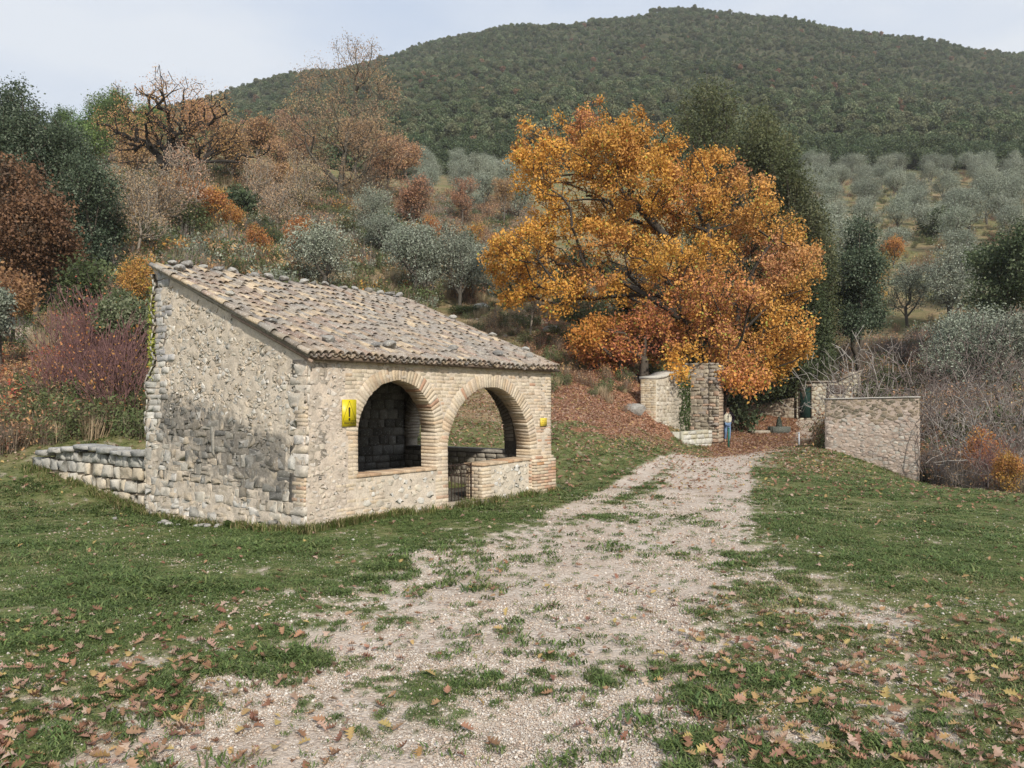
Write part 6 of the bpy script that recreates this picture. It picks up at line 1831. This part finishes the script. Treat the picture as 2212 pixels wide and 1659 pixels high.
# ---- olive grove on the right slope and behind the mid trees
def grove():
    L = 'grey green olive tree standing in the grove on the hillside below the dark forest'
    placed = []
    tries = 0
    while len(placed) < 235 and tries < 9000:
        tries += 1
        Y = math.sqrt(random.uniform(64 ** 2, 186 ** 2)); px = random.choice((random.uniform(1740, 2320), random.uniform(1740, 2320), random.uniform(1740, 2320), random.uniform(900, 1130)))
        if px < 1200 and Y < 100: continue
        x, y = PX(px, Y)
        if any((x - a) ** 2 + (y - b) ** 2 < (6.2 if Y > 100 else 7.3) ** 2 for a, b in placed): continue
        if 1930 < px < 1990 and Y < 72: continue
        if fbm(np.array([x * .05]), np.array([y * .05]), 40, 2)[0] > .68: continue
        placed.append((x, y)); put('olive', 'olive_tree', px, Y, random.uniform(.85, 1.25), L, 'tree', 'olive grove')
grove()

# ---- forest on the hill
def forest():
    n = 60000
    x, y = rand_sector(n, 186, 730, -.68, .68)
    yy = y; px = CX + x / yy * FPX
    # thin out to an even spacing with a jittered grid
    g = 3.3; X, Y = np.meshgrid(np.arange(-560, 560, g), np.arange(110, 740, g)); X = X.ravel() + RNG.uniform(-1.5, 1.5, X.size); Y = Y.ravel() + RNG.uniform(-1.5, 1.5, Y.size)
    R = np.hypot(X, Y); T = np.arctan2(X, Y); px = CX + X / Y * FPX
    lo = np.where(px < -250, 128, np.where(px < 900, 150, 189)) + 4 * (fbm(X * .08, Y * .08, 3, 2) - .5)
    k = (Y > lo) & (R < 735) & (np.abs(T) < .95)
    gap = fbm(X * .03, Y * .03, 13, 3) > .80
    k &= ~(gap & (RNG.uniform(0, 1, len(X)) < .7))
    X, Y = X[k], Y[k]; Z = ground_np(X, Y); R = np.hypot(X, Y)
    px = CX + X / Y * FPX; py = HY - (Z - CAM_Z) / Y * FPX
    vis = (px > -1100) & (px < 3000); X, Y, Z, R, px = X[vis], Y[vis], Z[vis], R[vis], px[vis]
    o = np.argsort(Y + np.where((px > 900) & (px < 2230), 0, 90) + np.where((px > 1130) & (px < 1740), 40, 0)); near = o[:240]; rest = o[240:]
    Lb = 'dark evergreen oak in the lowest rows of the hillside forest above the olive grove'
    for i in near:
        kk = RNG.integers(0, 4); tm, cm = PR['holm'][kk]
        s = RNG.uniform(.7, 1.25)
        put_tree('holm_oak', tm, cm, (X[i], Y[i], Z[i] - .3), RNG.uniform(0, 6.28), s, Lb, 'tree', 'evergreen oaks at the foot of the forest')
    lowp = []
    for k in range(5):
        rng = np.random.default_rng(300 + k); B = []
        for q in range(6):
            a = q * 2.1; rr = 1.25 * rng.uniform(.3, 1) * (q > 0); w = rng.uniform(.9, 1.5); B.append((rr * math.cos(a), rr * math.sin(a), 2.0 + rng.uniform(-.7, 1.2), w, w, w * .85))
        P = blob_pts(B, 1000, rng, .75); P = P[P[:, 2] > .2]
        FC = [[(.115, .155, .08), (.15, .185, .10), (.09, .12, .06), (.20, .225, .13)], [(.095, .135, .062), (.13, .165, .08), (.07, .10, .048), (.165, .195, .10)], [(.15, .165, .09), (.19, .195, .11), (.12, .135, .075)], [(.08, .12, .052), (.11, .145, .068), (.06, .09, .04)], [(.30, .20, .12), (.26, .16, .10)]]
        cc = pal(FC[k])(P, rng)
        V, F, C = leaves(P, .48, cc, rng, .7)
        lowp.append(mesh_np('forest_crown', V, F, C, M_FOREST))
    X, Y, Z, R = X[rest], Y[rest], Z[rest], R[rest]; n = len(X)
    pk = RNG.integers(0, 4, n); rus = RNG.uniform(0, 1, n) < .012 + .10 * (fbm(X * .02, Y * .02, 17, 3) > .62) * (Y < 420); pk[rus] = 4
    sc = (.40 + .8 * RNG.uniform(0, 1, n) ** 1.8) * (.75 + .5 * fbm(X * .04, Y * .04, 19, 3)) * (1.1 - .25 * sstep(250, 600, R))
    scatter('forest', np.stack([X, Y, Z - .3], 1), np.stack([0 * X, 0 * X, RNG.uniform(0, 6.28, n)], 1), np.stack([sc, sc, sc * RNG.uniform(.7, 1.25, n)], 1), pk, lowp, 'dense evergreen macchia forest covering the mountain')
forest()

# ---- undergrowth
def twig_clump(seed, h, n, col, spread=.35, leafc=None, ln=0, lsz=.06):
    r = np.random.default_rng(seed); V, F, C = [], [], []
    for k in range(n):
        a = r.uniform(0, 6.28); d = spread * r.uniform(0, 1) ** .5; b = np.array((d * math.cos(a), d * math.sin(a), -.1))
        t = b + np.array((math.cos(a) * r.uniform(0, .45) * h, math.sin(a) * r.uniform(0, .45) * h, h * r.uniform(.55, 1.1) + .1)); w = .007 * r.uniform(.7, 1.6)
        s = np.array((math.cos(a + 1.3), math.sin(a + 1.3), 0)) * w; m = b * .45 + t * .55 + r.normal(0, .05, 3) * h
        c = np.array(col[r.integers(len(col))]) * r.uniform(.75, 1.25); i = len(V)
        V += [b - s, b + s, m + s, m - s, t]; F += [(i, i + 1, i + 2, i + 3), (i + 3, i + 2, i + 4, i + 4)][:1]; F.append((i + 3, i + 2, i + 4)); C += [c] * 5
        for q in range(2):
            t2 = m + (t - b) * r.uniform(.2, .45) + r.normal(0, .16, 3) * h; i = len(V); V += [m - s * .6, m + s * .6, t2]; F.append((i, i + 1, i + 2)); C += [c] * 3
        for q in range(ln):
            p = b + (t - b) * r.uniform(.3, 1.05) + r.normal(0, .1, 3) * h; a1 = r.normal(0, 1, 3) * lsz * .5; a2 = r.normal(0, 1, 3) * lsz * .35; i = len(V)
            V += [p - a1, p + a2, p + a1, p - a2]; F.append((i, i + 1, i + 2, i + 3)); C += [np.array(leafc[r.integers(len(leafc))]) * r.uniform(.7, 1.3)] * 4
    F3 = [f for f in F if len(f) == 3]; F4 = [f for f in F if len(f) == 4]
    return mesh_np('brush_clump', np.array(V), [np.array(F3), np.array(F4)], np.array(C), M_LEAFDRY)
def undergrowth():
    BR = [(.20, .16, .12), (.27, .22, .165), (.15, .12, .09)]; TN = [(.40, .32, .20), (.34, .27, .17), (.46, .37, .24)]
    pr = [twig_clump(1, 1.0, 60, BR, .4, BROWN + RUSSET, 4), twig_clump(2, .8, 60, BR, .45, RUSSET, 8), twig_clump(3, .7, 50, BR, .4, [(.10, .13, .05), (.14, .16, .07)], 12), twig_clump(4, .6, 90, TN, .3),
          twig_clump(5, 1.1, 70, [(.24, .20, .18), (.30, .26, .23)], .45, RUSSET, 1), twig_clump(6, .6, 50, BR, .4, [(.46, .24, .07), (.52, .32, .07)], 9), twig_clump(7, .9, 50, BR, .4, [(.38, .07, .05), (.45, .16, .06)], 6), twig_clump(8, .8, 50, BR, .4, OLIVE, 12)]
    X, Y, K, S = [], [], [], []
    def reg(n, px0, px1, Y0, Y1, kinds, s0, s1, cond=None):
        yy = np.sqrt(RNG.uniform(Y0 ** 2, Y1 ** 2, n)); px = RNG.uniform(px0, px1, n); x = (px - CX) / FPX * yy
        z = ground_np(x, yy); py = HY - (z - CAM_Z) / yy * FPX
        k = ~inside_b(x, yy, .5)
        k &= bare_np(x, yy) < .45
        if cond is not None: k &= cond(px, py, x, yy)
        cl = fbm(x * .22, yy * .22, 33, 3)
        X.append(x[k]); Y.append(yy[k]); kk = np.clip(((cl - .5) * 2.6 + .5 + RNG.normal(0, .25, n)) * len(kinds), 0, len(kinds) - 1).astype(int); K.append(np.array(kinds)[kk][k]); S.append(RNG.uniform(s0, s1, n)[k])
    reg(5600, -150, 980, 34, 112, [3, 2, 2, 0, 7, 1, 2, 5, 4, 7, 2], .7, 1.7, lambda px, py, x, y: ~((px > 930) & (py > 600)))
    reg(1700, -200, 330, 19, 36, [2, 0, 3, 2, 0, 6, 1], .4, .85, lambda px, py, x, y: (x < -7.1 - (y - 18) * .1) & (y > 18.6 - 0 * x))
    reg(900, 960, 1150, 60, 120, [2, 7, 1, 3, 0], .7, 1.4)
    reg(260, 1000, 1380, 36, 60, [3, 2, 0], .35, .8)
    reg(900, 1220, 1560, 52, 75, [2, 0, 7, 1], .8, 1.7)
    reg(3200, 1790, 2330, 31.5, 62, [4, 2, 0, 4, 3, 2, 4, 7, 0, 2], .7, 1.5, lambda px, py, x, y: (px > 1800 + (y < 33) * 190) & ~((px > 1935) & (px < 1975) & (y > 46)))
    reg(700, 1995, 2330, 23, 33, [4, 0, 4, 2, 3, 4, 6], .45, 1.0, lambda px, py, x, y: y > 22.8 + (2212 - px) * .030)
    reg(160, 1785, 2000, 30.6, 31.6, [0, 4, 2], .5, .9)
    reg(900, 1760, 2330, 62, 185, [3, 2, 0], .5, 1.1)
    X = np.concatenate(X); Y = np.concatenate(Y); K = np.concatenate(K); S = np.concatenate(S); n = len(X)
    scatter('undergrowth', np.stack([X, Y, ground_np(X, Y)], 1), np.stack([RNG.uniform(-.12, .12, n), RNG.uniform(-.12, .12, n), RNG.uniform(0, 6.28, n)], 1), S * 1.1, K, pr, 'tangled brown and russet undergrowth of twigs and shrubs on the slopes')
    # weeds along the foot of the walls
    w = [grass_proto(30, .14, .10, 70 + k, [(.12, .16, .045), (.20, .21, .08), (.30, .26, .13), (.09, .14, .035)]) for k in range(3)]
    s = RNG.uniform(-.2, BL + .3, 360); t = np.full(360, -.08) + RNG.normal(0, .05, 360)
    s2 = RNG.normal(-.16, .06, 220); t2 = RNG.uniform(-.2, BD + .2, 220)
    s = np.concatenate([s, s2]); t = np.concatenate([t, t2]); p = C0[None] + s[:, None] * BU + t[:, None] * BW
    # foot of the retaining wall
    q = np.linspace(0, 1, 200)[:, None]; p2 = np.array((-6.45, 14.85)) * (1 - q) + np.array((-10.7, 17.75)) * q + RNG.normal(0, .12, (200, 2)); p = np.concatenate([p, p2]); n = len(p)
    k = RNG.uniform(0, 1, n) < .25 + 1.2 * (fbm(p[:, 0] * 1.5, p[:, 1] * 1.5, 5, 2) > .5); p = p[k]; n = len(p)
    scatter('weeds', np.stack([p[:, 0], p[:, 1], ground_np(p[:, 0], p[:, 1])], 1), np.stack([RNG.uniform(-.2, .2, n), RNG.uniform(-.2, .2, n), RNG.uniform(0, 6.28, n)], 1), RNG.uniform(.4, 1.2, n), RNG.integers(0, 3, n), w, 'coarse weeds and dry grass along the foot of the walls')
undergrowth()

# ------------------------------------------------------------------ thin autumn air
def build_haze():
    mb = MB(); mb.add(box_v(-1100, 1100, -25, 1250, -60, 430), BOXF)
    m, nt, nd, lk = newmat('haze')
    v = nd.new('ShaderNodeVolumePrincipled'); v.inputs['Color'].default_value = (.93, .955, .99, 1); v.inputs['Density'].default_value = .00022; v.inputs['Anisotropy'].default_value = .2
    o = nd.new('ShaderNodeOutputMaterial'); lk.new(v.outputs[0], o.inputs['Volume'])
    h = mb.joined('haze', m, None, 'stuff'); h['label'] = 'thin pale haze in the air over the valley and hill'
build_haze()

# creeper, leafy weeds and loose stones by the wash house
def build_small():
    mb = MB()
    for k in range(420):
        z = random.choice((random.gauss(3.55, .22), random.gauss(3.0, .1), random.gauss(2.75, .2))); a = 4.46 + random.gauss(0, .05)
        l = (-random.uniform(.0, .07), a, z); p = C0 + BU * l[0] + BW * l[1]; c = np.array((p[0], p[1], z)); a1 = RNG.normal(0, 1, 3); a2 = RNG.normal(0, 1, 3); a1 /= np.linalg.norm(a1); a2 /= np.linalg.norm(a2)
        mb.add([c - a1 * .03, c + a2 * .024, c + a1 * .03, c - a2 * .024], [(0, 1, 2, 3)], pick([(.30, .34, .06), (.22, .28, .06), (.38, .38, .10)]))
    tag(mb.joined('creeper', M_LEAF, None), 'yellow green creeper clinging to the back edge of the wash house gable', 'creeper')
    for i, (px, Y, s, l) in enumerate([(505, 13.0, 1.0, 'broad leaved green weed at the foot of the gable wall, the left one'), (560, 12.7, .7, 'broad leaved green weed at the foot of the gable wall, the right one'), (1206, 17.3, 1.0, 'grey green leafy weed at the foot of the right brick pier')]):
        x, y = PX(px, Y); z = ground(x, y); mb = MB()
        for k in range(46):
            a = random.uniform(0, 6.28); L = random.uniform(.10, .24) * s; el = random.uniform(.2, 1.1); d = np.array((math.cos(a) * math.cos(el), math.sin(a) * math.cos(el), math.sin(el))); q = np.array((-math.sin(a), math.cos(a), 0)) * L * .28
            b = np.array((random.gauss(0, .05), random.gauss(0, .05), 0)); m = b + d * L * .6; t = b + d * L * 1.0 + (0, 0, -L * .25)
            mb.add([b, m + q, t, m - q], [(0, 1, 2, 3)], pick([(.10, .17, .05), (.14, .21, .07), (.08, .13, .045)] if i < 2 else [(.17, .22, .13), (.13, .18, .10)]))
        o = mb.joined('leafy_weed', M_LEAF, None); o.location = (x, y, z); tag(o, l, 'weed', 'leafy weeds')
    L = 'pale loose stone lying in the grass at the foot of the gable wall'
    for i in range(16):
        px = random.choice((random.uniform(340, 440), random.uniform(440, 640), random.uniform(230, 290))); Y = {0: 13.7}.get(0) - (px - 340) / 300 * 1.4 + random.uniform(-.25, .1)
        x, y = PX(px, Y); o = link('loose_stone', ROCKS[i % 6], None, (x, y, ground(x, y) + .02)); q = random.uniform(.03, .07); o.scale = (q * 1.4, q, q * .8); o.rotation_euler = (0, 0, random.uniform(0, 6)); tag(o, L, 'stone', 'loose stones by the gable')
build_small()
